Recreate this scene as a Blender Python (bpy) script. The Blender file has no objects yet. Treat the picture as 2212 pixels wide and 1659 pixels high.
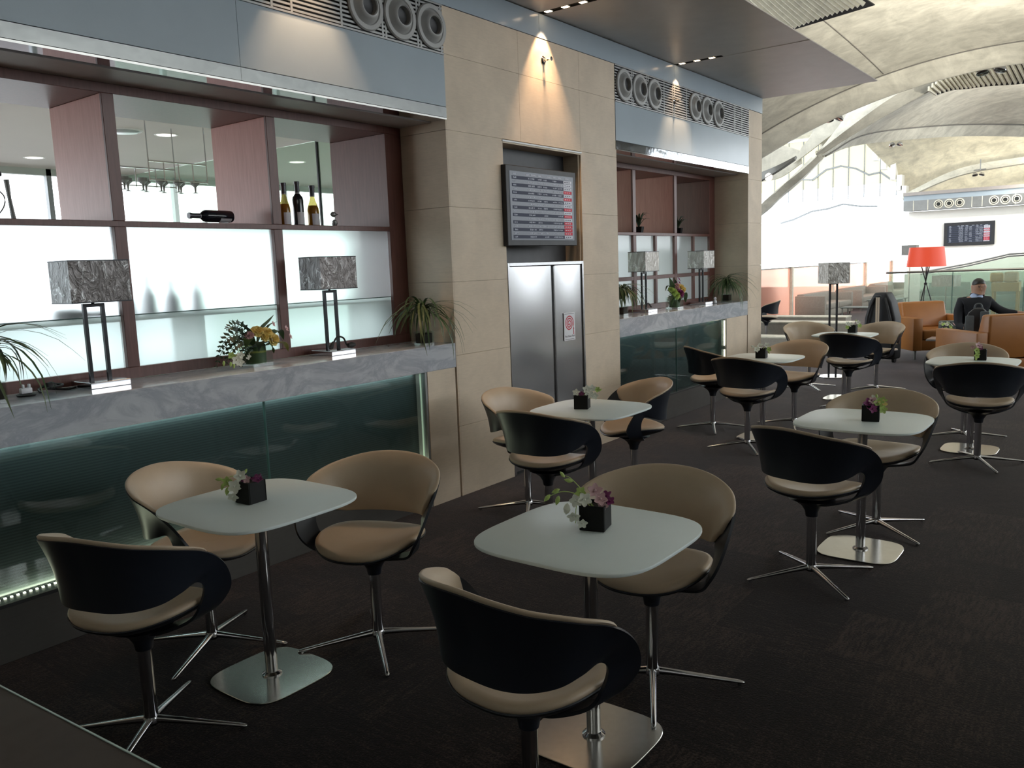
import bpy, bmesh, math, random
from math import sin, cos, pi, radians, sqrt, atan2
from mathutils import Vector, Matrix, Euler

SC = bpy.context.scene
COL = SC.collection
random.seed(7)

# ------------------------------------------------------------------ camera, world, exposure
cam_data = bpy.data.cameras.new('camera')
cam = bpy.data.objects.new('camera', cam_data)
COL.objects.link(cam)
cam_data.sensor_width = 36.0
cam_data.lens = 1790.0 / 2212.0 * 36.0
cam_data.clip_start = 0.05
cam_data.clip_end = 500
cam.matrix_world = Matrix((
    (0.79828984, -0.05466149, 0.59978785, 4.016),
    (0.60114262, 0.13331437, -0.78794342, 0.0),
    (-0.03689018, 0.98956526, 0.13928286, 1.70),
    (0, 0, 0, 1)))
SC.camera = cam
SC.view_settings.view_transform = 'Standard'
SC.view_settings.look = 'None'
SC.view_settings.gamma = 1.0
SC.view_settings.use_curve_mapping = False
SC.view_settings.exposure = 0.22

world = bpy.data.worlds.new('sky')
SC.world = world
world.use_nodes = True
wn = world.node_tree
bg = wn.nodes['Background']
bg.inputs[0].default_value = (0.90, 0.96, 1.0, 1)
bg.inputs[1].default_value = 4.5
SC.cycles.use_denoising = True
SC.cycles.sample_clamp_indirect = 8.0
SC.cycles.max_bounces = 14
SC.cycles.transparent_max_bounces = 24

# ------------------------------------------------------------------ materials
def new_mat(name):
    m = bpy.data.materials.new(name)
    m.use_nodes = True
    nt = m.node_tree
    return m, nt, nt.nodes['Principled BSDF'], nt.nodes['Material Output']

def N(nt, kind, **kw):
    n = nt.nodes.new(kind)
    for k, v in kw.items():
        setattr(n, k, v)
    return n

def coords(nt, scale=(1, 1, 1), rot=(0, 0, 0), kind='Object'):
    tc = N(nt, 'ShaderNodeTexCoord')
    mp = N(nt, 'ShaderNodeMapping')
    mp.inputs['Scale'].default_value = scale
    mp.inputs['Rotation'].default_value = rot
    nt.links.new(tc.outputs[kind], mp.inputs[0])
    return mp.outputs[0]

def ramp(nt, fac, stops):
    r = N(nt, 'ShaderNodeValToRGB')
    el = r.color_ramp.elements
    while len(el) < len(stops):
        el.new(0.5)
    for e, (p, c) in zip(el, stops):
        e.position = p
        e.color = (c[0], c[1], c[2], 1)
    nt.links.new(fac, r.inputs[0])
    return r.outputs[0]

def noise(nt, vec, scale=5, detail=4, rough=.55, dist=0.0):
    n = N(nt, 'ShaderNodeTexNoise')
    n.inputs['Scale'].default_value = scale
    n.inputs['Detail'].default_value = detail
    n.inputs['Roughness'].default_value = rough
    n.inputs['Distortion'].default_value = dist
    nt.links.new(vec, n.inputs['Vector'])
    return n.outputs['Fac']

def bump(nt, bs, h, strength=.2, dist=.01):
    b = N(nt, 'ShaderNodeBump')
    b.inputs['Strength'].default_value = strength
    b.inputs['Distance'].default_value = dist
    nt.links.new(h, b.inputs['Height'])
    nt.links.new(b.outputs[0], bs.inputs['Normal'])

def mat(name, col, rough=.5, metal=0.0, var=.12, scale=12, bmp=0.0, bscale=60, stretch=(1, 1, 1), spec=.5, coat=0.0, emit=None, estr=0.0):
    m, nt, bs, out = new_mat(name)
    v = coords(nt, stretch)
    f = noise(nt, v, scale)
    lo = tuple(max(0, c * (1 - var)) for c in col)
    hi = tuple(min(1, c * (1 + var)) for c in col)
    nt.links.new(ramp(nt, f, [(.3, lo), (.7, hi)]), bs.inputs['Base Color'])
    bs.inputs['Roughness'].default_value = rough
    bs.inputs['Metallic'].default_value = metal
    bs.inputs['Specular IOR Level'].default_value = spec
    bs.inputs['Coat Weight'].default_value = coat
    if bmp:
        bump(nt, bs, noise(nt, v, bscale, 3), bmp, .01)
    if emit:
        bs.inputs['Emission Color'].default_value = (*emit, 1)
        bs.inputs['Emission Strength'].default_value = estr
    return m

def facing_refl(nt, f0):
    """Schlick reflectance from the viewing angle, the same from both sides of a pane"""
    lw = N(nt, 'ShaderNodeLayerWeight')
    p = N(nt, 'ShaderNodeMath', operation='POWER'); p.inputs[1].default_value = 5
    nt.links.new(lw.outputs['Facing'], p.inputs[0])
    m = N(nt, 'ShaderNodeMath', operation='MULTIPLY_ADD'); m.inputs[1].default_value = 1 - f0; m.inputs[2].default_value = f0
    nt.links.new(p.outputs[0], m.inputs[0])
    return m.outputs[0]

def glass_mat(name, tint, refl=.5, rough=.02, diff=0.0, diffcol=(1, 1, 1), ior=1.5):
    """thin clear glass: tinted see-through, fresnel reflection, optional milky part"""
    m, nt, bs, out = new_mat(name)
    nt.nodes.remove(bs)
    tr = N(nt, 'ShaderNodeBsdfTransparent'); tr.inputs[0].default_value = (*tint, 1)
    gl = N(nt, 'ShaderNodeBsdfGlossy'); gl.inputs['Roughness'].default_value = rough
    mx = N(nt, 'ShaderNodeMixShader')
    nt.links.new(facing_refl(nt, ((ior - 1) / (ior + 1)) ** 2), mx.inputs[0])
    last = tr.outputs[0]
    if diff:
        tl = N(nt, 'ShaderNodeBsdfTranslucent'); tl.inputs[0].default_value = (*diffcol, 1)
        m2 = N(nt, 'ShaderNodeMixShader'); m2.inputs[0].default_value = diff
        nt.links.new(last, m2.inputs[1]); nt.links.new(tl.outputs[0], m2.inputs[2])
        last = m2.outputs[0]
    nt.links.new(last, mx.inputs[1]); nt.links.new(gl.outputs[0], mx.inputs[2])
    nt.links.new(mx.outputs[0], out.inputs[0])
    return m

def frosted(name, col, rough=.38, trans=.45):
    m, nt, bs, out = new_mat(name)
    nt.nodes.remove(bs)
    rf = N(nt, 'ShaderNodeBsdfRefraction'); rf.inputs['Color'].default_value = (*col, 1)
    rf.inputs['Roughness'].default_value = rough; rf.inputs['IOR'].default_value = 1.25
    tl = N(nt, 'ShaderNodeBsdfTranslucent'); tl.inputs[0].default_value = (*col, 1)
    gl = N(nt, 'ShaderNodeBsdfGlossy'); gl.inputs['Roughness'].default_value = .08
    m1 = N(nt, 'ShaderNodeMixShader'); m1.inputs[0].default_value = trans
    m2 = N(nt, 'ShaderNodeMixShader')
    nt.links.new(rf.outputs[0], m1.inputs[1]); nt.links.new(tl.outputs[0], m1.inputs[2])
    nt.links.new(facing_refl(nt, .03), m2.inputs[0]); nt.links.new(m1.outputs[0], m2.inputs[1]); nt.links.new(gl.outputs[0], m2.inputs[2])
    nt.links.new(m2.outputs[0], out.inputs[0])
    return m

def lamp_emit(name, col, s):
    m, nt, bs, out = new_mat(name)
    bs.inputs['Base Color'].default_value = (*col, 1)
    bs.inputs['Emission Color'].default_value = (*col, 1)
    bs.inputs['Emission Strength'].default_value = s
    if name.startswith('screen'):
        bs.inputs['Specular IOR Level'].default_value = .1; bs.inputs['Roughness'].default_value = .5
    return m

def wood_mat(name, c1, c2, rough=.4):
    m, nt, bs, out = new_mat(name)
    v = coords(nt, (30, 30, 2.2))
    f = noise(nt, v, 2.0, 6, .6, .6)
    nt.links.new(ramp(nt, f, [(.25, c1), (.75, c2)]), bs.inputs['Base Color'])
    bs.inputs['Roughness'].default_value = rough
    return m

def carpet_mat():
    m, nt, bs, out = new_mat('carpet')
    v = coords(nt)
    # loom-state streaks broken into carpet-tile sized patches turned a quarter
    br = N(nt, 'ShaderNodeTexBrick'); br.offset = .5
    br.inputs['Color1'].default_value = (0, 0, 0, 1); br.inputs['Color2'].default_value = (1, 1, 1, 1)
    br.inputs['Mortar'].default_value = (.5, .5, .5, 1)
    br.inputs['Scale'].default_value = 1.0; br.inputs['Mortar Size'].default_value = 0.0
    br.inputs['Brick Width'].default_value = .5; br.inputs['Row Height'].default_value = .5
    nt.links.new(v, br.inputs[0])
    n1 = noise(nt, coords(nt, (3, 20, 1)), 3.0, 5, .6, .4)
    n2 = noise(nt, coords(nt, (20, 3, 1)), 3.0, 5, .6, .4)
    mxx = N(nt, 'ShaderNodeMix'); mxx.data_type = 'FLOAT'
    nt.links.new(br.outputs[0], mxx.inputs['Factor']); nt.links.new(n1, mxx.inputs[2]); nt.links.new(n2, mxx.inputs[3])
    fine = noise(nt, v, 105, 3, .75)
    big = noise(nt, v, 1.6, 3, .6)
    a = N(nt, 'ShaderNodeMath', operation='MULTIPLY_ADD'); a.inputs[1].default_value = 1.25
    nt.links.new(fine, a.inputs[0]); nt.links.new(mxx.outputs[0], a.inputs[2])
    b = N(nt, 'ShaderNodeMath', operation='MULTIPLY_ADD'); b.inputs[1].default_value = .5
    nt.links.new(big, b.inputs[0]); nt.links.new(a.outputs[0], b.inputs[2])
    tile = N(nt, 'ShaderNodeMath', operation='MULTIPLY_ADD'); tile.inputs[1].default_value = .18
    nt.links.new(br.outputs[0], tile.inputs[0]); nt.links.new(b.outputs[0], tile.inputs[2])
    mr = N(nt, 'ShaderNodeMapRange'); mr.inputs['From Min'].default_value = 1.08; mr.inputs['From Max'].default_value = 1.88
    nt.links.new(tile.outputs[0], mr.inputs['Value'])
    c = ramp(nt, mr.outputs[0], [(.15, (.0024, .0016, .0014)), (.50, (.0100, .0068, .0055)), (.78, (.058, .039, .031))])
    nt.links.new(c, bs.inputs['Base Color'])
    bs.inputs['Roughness'].default_value = .72
    bs.inputs['Specular IOR Level'].default_value = .10
    bs.inputs['Sheen Weight'].default_value = .30
    bs.inputs['Sheen Roughness'].default_value = .35
    bs.inputs['Sheen Tint'].default_value = (.8, .74, .78, 1)
    bump(nt, bs, fine, .6, .004)
    return m

def stone_mat(name, base):
    m, nt, bs, out = new_mat(name)
    v = coords(nt, (1, 1, 1))
    f = noise(nt, v, 3.0, 6, .6, .3)
    g = noise(nt, coords(nt, (1, 1, 8)), 12, 4, .6)
    a = N(nt, 'ShaderNodeMath', operation='MULTIPLY_ADD'); a.inputs[1].default_value = .5
    nt.links.new(g, a.inputs[0]); nt.links.new(f, a.inputs[2])
    lo = tuple(c * .88 for c in base); hi = tuple(min(1, c * 1.08) for c in base)
    nt.links.new(ramp(nt, a.outputs[0], [(.5, lo), (1.0, hi)]), bs.inputs['Base Color'])
    bs.inputs['Roughness'].default_value = .5
    bs.inputs['Specular IOR Level'].default_value = .2
    return m

def marble_mat():
    m, nt, bs, out = new_mat('grey_marble')
    v = coords(nt, (1, 1, 1))
    f = noise(nt, v, 4.0, 8, .66, .8)
    g = noise(nt, coords(nt, (1, 1, 2.5), (0, .3, .5)), 2.2, 8, .7, .9)
    c1 = ramp(nt, f, [(.25, (.50, .52, .56)), (.5, (.58, .60, .64)), (.8, (.65, .67, .70))])
    c2 = ramp(nt, g, [(.40, (1, 1, 1)), (.5, (.66, .68, .73)), (.60, (1, 1, 1))])
    mx = N(nt, 'ShaderNodeMixRGB', blend_type='MULTIPLY'); mx.inputs[0].default_value = .8
    nt.links.new(c1, mx.inputs[1]); nt.links.new(c2, mx.inputs[2])
    nt.links.new(mx.outputs[0], bs.inputs['Base Color'])
    bs.inputs['Roughness'].default_value = .12
    return m

def concrete_mat(name, base=(.60, .575, .495)):
    m, nt, bs, out = new_mat(name)
    f = noise(nt, coords(nt, (1, 1, 1)), 1.9, 8, .7, .6)
    s = noise(nt, coords(nt, (.7, 2.6, 1.6), (0, 0, .5)), 1.9, 8, .68, .6)
    a = N(nt, 'ShaderNodeMath', operation='MULTIPLY_ADD'); a.inputs[1].default_value = .6
    nt.links.new(s, a.inputs[0]); nt.links.new(f, a.inputs[2])
    lo = tuple(c * .74 for c in base); hi = tuple(min(1, c * 1.2) for c in base)
    nt.links.new(ramp(nt, a.outputs[0], [(.62, lo), (1.0, hi)]), bs.inputs['Base Color'])
    r = ramp(nt, s, [(.35, (.62, .62, .62)), (.65, (.42, .42, .42))])
    nt.links.new(r, bs.inputs['Roughness'])
    return m

def crinkle_mat(name, base, hi):
    """crumpled metallic film of the lamp shades"""
    m, nt, bs, out = new_mat(name)
    v = coords(nt, (1, 1, .55))
    n = noise(nt, v, 16, 5, .6, 1.2)
    w = N(nt, 'ShaderNodeTexVoronoi', feature='DISTANCE_TO_EDGE'); w.inputs['Scale'].default_value = 26
    mixv = N(nt, 'ShaderNodeMixRGB'); mixv.inputs[0].default_value = .12
    nv = N(nt, 'ShaderNodeTexNoise'); nv.inputs['Scale'].default_value = 14
    nt.links.new(v, nv.inputs['Vector']); nt.links.new(v, mixv.inputs[1]); nt.links.new(nv.outputs['Color'], mixv.inputs[2])
    nt.links.new(mixv.outputs[0], w.inputs['Vector'])
    e = ramp(nt, w.outputs['Distance'], [(.0, (1, 1, 1)), (.07, (.12, .12, .12)), (.3, (0, 0, 0))])
    pick = ramp(nt, n, [(.5, (0, 0, 0)), (.62, (1, 1, 1))])
    mu = N(nt, 'ShaderNodeMixRGB', blend_type='MULTIPLY'); mu.inputs[0].default_value = 1
    nt.links.new(e, mu.inputs[1]); nt.links.new(pick, mu.inputs[2])
    mx = N(nt, 'ShaderNodeMixRGB')
    mx.inputs[1].default_value = (*base, 1); mx.inputs[2].default_value = (*hi, 1)
    nt.links.new(mu.outputs[0], mx.inputs[0])
    nt.links.new(mx.outputs[0], bs.inputs['Base Color'])
    bs.inputs['Metallic'].default_value = .35
    bs.inputs['Roughness'].default_value = .28
    bump(nt, bs, n, .7, .02)
    return m

def leather_mat(name, col, rough=.42):
    m, nt, bs, out = new_mat(name)
    v = coords(nt)
    f = noise(nt, v, 5, 4)
    nt.links.new(ramp(nt, f, [(.3, tuple(c * .93 for c in col)), (.7, tuple(c * 1.05 for c in col))]), bs.inputs['Base Color'])
    bs.inputs['Roughness'].default_value = rough
    bump(nt, bs, noise(nt, v, 320, 2), .12, .003)
    return m

def leaf_mat(name, c1, c2):
    m, nt, bs, out = new_mat(name)
    f = noise(nt, coords(nt), 25, 3)
    nt.links.new(ramp(nt, f, [(.3, c1), (.7, c2)]), bs.inputs['Base Color'])
    bs.inputs['Roughness'].default_value = .45
    return m

def green_panel_mat():
    m, nt, bs, out = new_mat('ribbed_green_board')
    v = coords(nt, (1, 1, 1))
    w = N(nt, 'ShaderNodeTexWave', wave_type='BANDS', bands_direction='Z'); w.inputs['Scale'].default_value = 22
    w.inputs['Distortion'].default_value = .25
    nt.links.new(v, w.inputs[0])
    nt.links.new(ramp(nt, w.outputs['Fac'], [(.2, (.042, .054, .058)), (.8, (.066, .082, .086))]), bs.inputs['Base Color'])
    bs.inputs['Roughness'].default_value = .4
    return m

M = {}
M['carpet'] = carpet_mat()
M['stone'] = stone_mat('beige_limestone', (.69, .575, .445))
M['stone_dark'] = stone_mat('dark_plinth_stone', (.12, .115, .11))
M['joint'] = mat('stone_joint', (.42, .35, .26), .8)
M['marble'] = marble_mat()
M['blue_panel'] = mat('blue_grey_back_painted_glass', (.41, .48, .535), .16, 0, .04, 2, spec=.3)
M['soffit'] = mat('grey_soffit_paint', (.40, .36, .34), .45, 0, .05)
M['mirror'] = mat('polished_steel_strip', (.62, .62, .64), .05, 1, .02)
M['warped_mirror'] = mat('wavy_polished_strip', (.26, .275, .29), .07, 1, .02, 12, .35, 3, (.5, 1.0, 1.2))
M['chrome'] = mat('chrome', (.62, .62, .64), .12, 1, .03)
M['steel'] = mat('brushed_stainless_steel', (.55, .55, .56), .24, 1, .08, 30, .03, 60, (25, 25, .6))
M['base_plate'] = mat('brushed_steel_base_plate', (.50, .49, .46), .2, 1, .05, 40)
M['alu'] = mat('grey_aluminium', (.30, .305, .30), .38, .55, .05)
M['dark'] = mat('dark_recess', (.02, .022, .022), .7)
M['charcoal'] = mat('charcoal_paint', (.045, .045, .05), .5)
M['canopy'] = mat('bronze_grey_metal_ceiling', (.50, .465, .43), .36, .35, .05, 6, .02, 30)
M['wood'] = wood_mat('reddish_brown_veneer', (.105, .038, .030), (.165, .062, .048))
M['wood_lit'] = wood_mat('reddish_brown_veneer_lit_side', (.42, .17, .135), (.54, .24, .195))  # same veneer, paler and redder where the divider sides catch light
M['frost'] = frosted('frosted_glass', (.93, .97, 1.0), .8, .35)
M['frost_green'] = frosted('frosted_glass_lower', (.84, .96, .96), .34, .85)
M['frost_edge'] = mat('green_glass_edge', (.07, .14, .13), .2)
M['green_board'] = green_panel_mat()
M['clear_dark'] = glass_mat('counter_front_glass', (.80, .88, .87), rough=.03, ior=1.5)
M['green_glass'] = glass_mat('green_tinted_glass', (.88, .96, .90), rough=.02, ior=1.45, diff=.15, diffcol=(.55, .66, .58))
M['rail_glass'] = glass_mat('pale_green_rail_glass', (.84, .91, .86), rough=.02, diff=.10, diffcol=(.75, .85, .78))
M['orange_glass'] = glass_mat('orange_film_glass', (1.0, .78, .70), rough=.03, diff=.5, diffcol=(1.0, .66, .54))
M['clear'] = glass_mat('clear_glass', (.93, .96, .95), rough=.01)
M['bottle_amber'] = glass_mat('white_wine_bottle_glass', (.62, .55, .32), rough=.03, diff=.25, diffcol=(.45, .36, .10))
M['bottle_dark'] = mat('dark_bottle_glass', (.012, .014, .02), .08, 0, .05)
M['label_paper'] = mat('bottle_label', (.62, .60, .62), .6, 0, .06)
M['foil'] = mat('bottle_foil', (.06, .06, .07), .35, .4)
M['wine'] = mat('golden_wine', (.75, .38, .04), .2)
M['black_shell'] = mat('black_moulded_shell', (.0175, .0215, .031), .38, 0, .04, 6, .02, 200)
M['leather'] = leather_mat('taupe_leather', (.52, .41, .295))
M['table_glass'] = mat('white_satin_glass_top', (.74, .82, .81), .42, 0, .02, 3, spec=.25)
M['pot'] = mat('black_cube_pot', (.005, .006, .006), .55, spec=.25)
M['soil'] = mat('dark_soil', (.02, .014, .01), .9)
M['petal_white'] = mat('white_petal', (.78, .80, .70), .5)
M['petal_green'] = mat('green_orchid_bud', (.42, .56, .16), .5)
M['petal_pink'] = mat('pink_petal', (.62, .40, .42), .5)
M['petal_purple'] = mat('purple_petal', (.22, .03, .14), .5)
M['petal_yellow'] = mat('yellow_petal', (.80, .65, .25), .55)
M['leaf'] = leaf_mat('green_leaf', (.03, .07, .02), (.07, .13, .04))
M['leaf_dark'] = leaf_mat('dark_fern_leaf', (.015, .035, .02), (.04, .07, .03))
M['leaf_pale'] = leaf_mat('pale_grass_leaf', (.08, .12, .05), (.16, .20, .09))
M['leaf_yellow'] = leaf_mat('yellow_green_leaf', (.22, .24, .04), (.36, .34, .06))
M['shade'] = crinkle_mat('crinkled_silver_brown_shade', (.16, .145, .14), (.75, .76, .76))
M['shade_light'] = crinkle_mat('crinkled_silver_shade', (.42, .40, .37), (.9, .9, .88))
M['lamp_black'] = mat('black_lamp_metal', (.012, .012, .016), .35, .3)
M['rubber'] = mat('black_rubber', (.012, .012, .013), .6)
M['concrete'] = concrete_mat('fair_faced_concrete')
M['concrete_lit'] = concrete_mat('warm_lit_concrete', (.72, .66, .50))  # lit version of the concrete, warm light in its colour
M['slat'] = mat('pale_louvre', (.72, .69, .58), .5)
M['white'] = mat('white_paint', (.84, .84, .82), .6, 0, .03)
M['groove'] = mat('dark_shell_joint', (.17, .16, .145), .8)
M['warm_white'] = mat('warm_white_wall', (.90, .88, .82), .6, 0, .02, 2)
M['ceil_beige'] = mat('beige_plaster_ceiling', (.55, .50, .46), .7, 0, .03, 1)
M['ceil_pale'] = mat('pale_grey_green_ceiling', (.52, .56, .54), .5, 0, .04, 1)
M['screen'] = mat('black_screen_glass', (.012, .013, .016), .22, 0, .02, 3, spec=.25, emit=(.10, .12, .16), estr=.3)
M['bezel'] = mat('grey_screen_bezel', (.035, .036, .04), .45, spec=.3)
M['nozzle'] = mat('grey_nozzle_paint', (.36, .36, .35), .42, .15, .03)
M['red_sign'] = mat('red_print', (.55, .025, .05), .5)
M['sign_white'] = mat('white_sticker', (.80, .80, .84), .4, 0, .02)
M['ink'] = mat('dark_ink', (.05, .03, .05), .5)
M['scr_text'] = lamp_emit('screen_text', (.34, .37, .44), .16)
M['scr_row'] = lamp_emit('screen_row', (.045, .052, .08), .18)
M['scr_red'] = lamp_emit('screen_red', (.42, .03, .05), .25)
M['scr_white'] = lamp_emit('screen_white', (.46, .48, .54), .25)
M['led'] = lamp_emit('warm_led', (1.0, .93, .70), 5.0)
M['led_soft'] = lamp_emit('soft_edge_light', (.42, .50, .40), .35)
M['bulb'] = lamp_emit('halogen_bulb', (1.0, .72, .45), 9.0)
M['downlight'] = lamp_emit('round_downlight', (1.0, .95, .85), 2.2)
M['orange_leather'] = leather_mat('tan_orange_leather', (.35, .135, .030), .4)
M['grey_fabric'] = mat('taupe_grey_upholstery', (.34, .31, .27), .8, 0, .08, 30, .1, 200)
M['lamp_red'] = lamp_emit('red_orange_shade', (.86, .09, .04), .25)
M['suit_black'] = mat('black_bag_fabric', (.010, .011, .014), .6, 0, .1, 40, .05, 150)
M['bag_grey'] = mat('grey_bag_fabric', (.07, .085, .095), .6, 0, .1, 40)
M['skin'] = mat('skin', (.34, .185, .12), .5, 0, .06)
M['hair'] = mat('black_hair', (.010, .009, .009), .5)
M['sweater'] = mat('black_sweater', (.008, .009, .014), .85)
M['collar'] = mat('light_blue_shirt', (.45, .56, .80), .7)
M['trousers'] = mat('dark_trousers', (.02, .02, .025), .8)
M['pink'] = mat('magenta_case', (.55, .10, .32), .5)
M['tan_wood'] = wood_mat('tan_wood', (.36, .24, .10), (.48, .33, .15))
M['brown_top'] = mat('dark_brown_counter_top', (.080, .061, .050), .55, 0, .08, 20, spec=.25)
M['cushion'] = mat('patterned_cushion', (.45, .36, .24), .8, 0, .5, 60)
M['green_wall'] = mat('pale_green_low_wall', (.70, .73, .66), .6)
M['bounce_floor'] = mat('pale_bounce_floor', (.55, .54, .52), .35)
M['edge_white'] = mat('bright_glass_edge', (.60, .74, .68), .25)
M['hall_wall'] = mat('grey_hall_wall', (.30, .29, .27), .7)
M['blind'] = glass_mat('cream_window_blind', (.45, .43, .34), rough=.3, diff=.6, diffcol=(.66, .63, .50))
M['dark_green'] = mat('dark_furniture', (.13, .15, .145), .6)
M['winframe'] = mat('grey_window_frame', (.32, .34, .36), .5)

# ------------------------------------------------------------------ mesh builder
class MB:
    def __init__(self):
        self.v = []; self.f = []; self.xf = None
    def add(self, vs, fs):
        o = len(self.v)
        if self.xf is not None:
            vs = [self.xf @ Vector(p) for p in vs]
        self.v += [tuple(p) for p in vs]
        self.f += [tuple(i + o for i in q) for q in fs]
        return self
    def box(self, x0, x1, y0, y1, z0, z1):
        vs = [(x0, y0, z0), (x1, y0, z0), (x1, y1, z0), (x0, y1, z0), (x0, y0, z1), (x1, y0, z1), (x1, y1, z1), (x0, y1, z1)]
        return self.add(vs, [(0, 3, 2, 1), (4, 5, 6, 7), (0, 1, 5, 4), (1, 2, 6, 5), (2, 3, 7, 6), (3, 0, 4, 7)])
    def cbox(self, c, s):
        return self.box(c[0] - s[0] / 2, c[0] + s[0] / 2, c[1] - s[1] / 2, c[1] + s[1] / 2, c[2] - s[2] / 2, c[2] + s[2] / 2)
    def prism(self, poly, z0, z1):
        n = len(poly)
        vs = [(p[0], p[1], z0) for p in poly] + [(p[0], p[1], z1) for p in poly]
        fs = [tuple(range(n - 1, -1, -1)), tuple(range(n, 2 * n))] + [(i, (i + 1) % n, n + (i + 1) % n, n + i) for i in range(n)]
        return self.add(vs, fs)
    def lathe(self, prof, n=20, c=(0, 0, 0), axis='z', cap=True):
        vs = []; fs = []
        for (r, h) in prof:
            for k in range(n):
                a = 2 * pi * k / n
                p = (r * cos(a), r * sin(a), h)
                if axis == 'x': p = (h, r * cos(a), r * sin(a))
                if axis == 'y': p = (r * sin(a), h, r * cos(a))
                vs.append((p[0] + c[0], p[1] + c[1], p[2] + c[2]))
        for i in range(len(prof) - 1):
            for k in range(n):
                fs.append((i * n + k, i * n + (k + 1) % n, (i + 1) * n + (k + 1) % n, (i + 1) * n + k))
        if cap:
            if prof[0][0] > 1e-6: fs.append(tuple(range(n - 1, -1, -1)))
            if prof[-1][0] > 1e-6: fs.append(tuple(range((len(prof) - 1) * n, len(prof) * n)))
        return self.add(vs, fs)
    def tube(self, pts, rad, n=8, flat=1.0, up=(0, 0, 1)):
        pts = [Vector(p) for p in pts]
        m = len(pts)
        rad = rad if isinstance(rad, (list, tuple)) else [rad] * m
        vs = []; fs = []
        for i, p in enumerate(pts):
            t = (pts[min(i + 1, m - 1)] - pts[max(i - 1, 0)]).normalized()
            a = t.cross(Vector(up))
            if a.length < 1e-3: a = t.cross(Vector((1, 0, 0)))
            a.normalize(); b = a.cross(t)
            for k in range(n):
                q = 2 * pi * k / n
                vs.append(p + a * (rad[i] * cos(q)) + b * (rad[i] * flat * sin(q)))
        for i in range(m - 1):
            for k in range(n):
                fs.append((i * n + k, i * n + (k + 1) % n, (i + 1) * n + (k + 1) % n, (i + 1) * n + k))
        fs.append(tuple(range(n - 1, -1, -1))); fs.append(tuple(range((m - 1) * n, m * n)))
        return self.add(vs, fs)
    def bar(self, a, b, w, h):
        """rectangular bar between two points"""
        a = Vector(a); b = Vector(b); t = (b - a).normalized()
        s = t.cross(Vector((0, 0, 1)))
        if s.length < 1e-3: s = Vector((1, 0, 0))
        s.normalize(); u = s.cross(t)
        vs = []
        for p in (a, b):
            for q in ((-1, -1), (1, -1), (1, 1), (-1, 1)):
                vs.append(p + s * (q[0] * w / 2) + u * (q[1] * h / 2))
        return self.add(vs, [(3, 2, 1, 0), (4, 5, 6, 7), (0, 1, 5, 4), (1, 2, 6, 5), (2, 3, 7, 6), (3, 0, 4, 7)])
    def grid(self, rows, thick=0.0, close_u=False):
        """rows of points (list of lists) -> sheet; thick>0 gives it a second side"""
        nr = len(rows); nc = len(rows[0])
        P = [[Vector(p) for p in r] for r in rows]
        vs = [p for r in P for p in r]
        fs = []
        def idx(i, j, o=0): return o + i * nc + (j % nc)
        cols = nc if close_u else nc - 1
        for i in range(nr - 1):
            for j in range(cols):
                fs.append((idx(i, j), idx(i, j + 1), idx(i + 1, j + 1), idx(i + 1, j)))
        if thick:
            o = len(vs)
            for i in range(nr):
                for j in range(nc):
                    du = P[i][min(j + 1, nc - 1)] - P[i][max(j - 1, 0)]
                    dv = P[min(i + 1, nr - 1)][j] - P[max(i - 1, 0)][j]
                    n = du.cross(dv)
                    n = n.normalized() if n.length > 1e-9 else Vector((0, 0, 1))
                    vs.append(P[i][j] - n * thick)
            for i in range(nr - 1):
                for j in range(cols):
                    fs.append((idx(i + 1, j, o), idx(i + 1, j + 1, o), idx(i, j + 1, o), idx(i, j, o)))
            for i in range(nr - 1):
                fs.append((idx(i, 0), idx(i + 1, 0), idx(i + 1, 0, o), idx(i, 0, o)))
                fs.append((idx(i + 1, nc - 1), idx(i, nc - 1), idx(i, nc - 1, o), idx(i + 1, nc - 1, o)))
            for j in range(nc - 1):
                fs.append((idx(0, j + 1), idx(0, j), idx(0, j, o), idx(0, j + 1, o)))
                fs.append((idx(nr - 1, j), idx(nr - 1, j + 1), idx(nr - 1, j + 1, o), idx(nr - 1, j, o)))
        return self.add(vs, fs)
    def mesh(self, name, material, smooth=True, bevel=0.0, seg=2, angle=35, weld=False):
        me = bpy.data.meshes.new(name)
        me.from_pydata(self.v, [], self.f)
        bm = bmesh.new(); bm.from_mesh(me)
        if weld: bmesh.ops.remove_doubles(bm, verts=bm.verts, dist=1e-5)
        if bevel > 0:
            es = [e for e in bm.edges if len(e.link_faces) == 2 and e.calc_face_angle(0) > radians(40)]
            bmesh.ops.bevel(bm, geom=es, offset=bevel, segments=seg, affect='EDGES', profile=.5, clamp_overlap=True)
        bmesh.ops.recalc_face_normals(bm, faces=bm.faces)
        for f in bm.faces: f.smooth = smooth
        if smooth:
            for e in bm.edges:
                if len(e.link_faces) == 2 and e.calc_face_angle(0) > radians(angle): e.smooth = False
        bm.to_mesh(me); bm.free()
        if isinstance(material, (list, tuple)):
            for q in material: me.materials.append(q)
        else:
            me.materials.append(material)
        return me
    def build(self, name, material, parent=None, **kw):
        return obj(name, self.mesh(name, material, **kw), parent)

def obj(name, me, parent=None, loc=None):
    o = bpy.data.objects.new(name, me)
    COL.objects.link(o)
    if parent is not None: o.parent = parent
    if loc is not None: o.location = loc
    return o

def tag(o, label=None, cat=None, group=None, kind=None):
    if label: o['label'] = label
    if cat: o['category'] = cat
    if group: o['group'] = group
    if kind: o['kind'] = kind
    return o

def thing(name, label, cat, loc=(0, 0, 0), rz=0.0, group=None, kind=None):
    o = bpy.data.objects.new(name, None)
    COL.objects.link(o)
    o.empty_display_size = .1
    o.location = loc; o.rotation_euler = (0, 0, rz)
    return tag(o, label, cat, group, kind)

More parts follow.
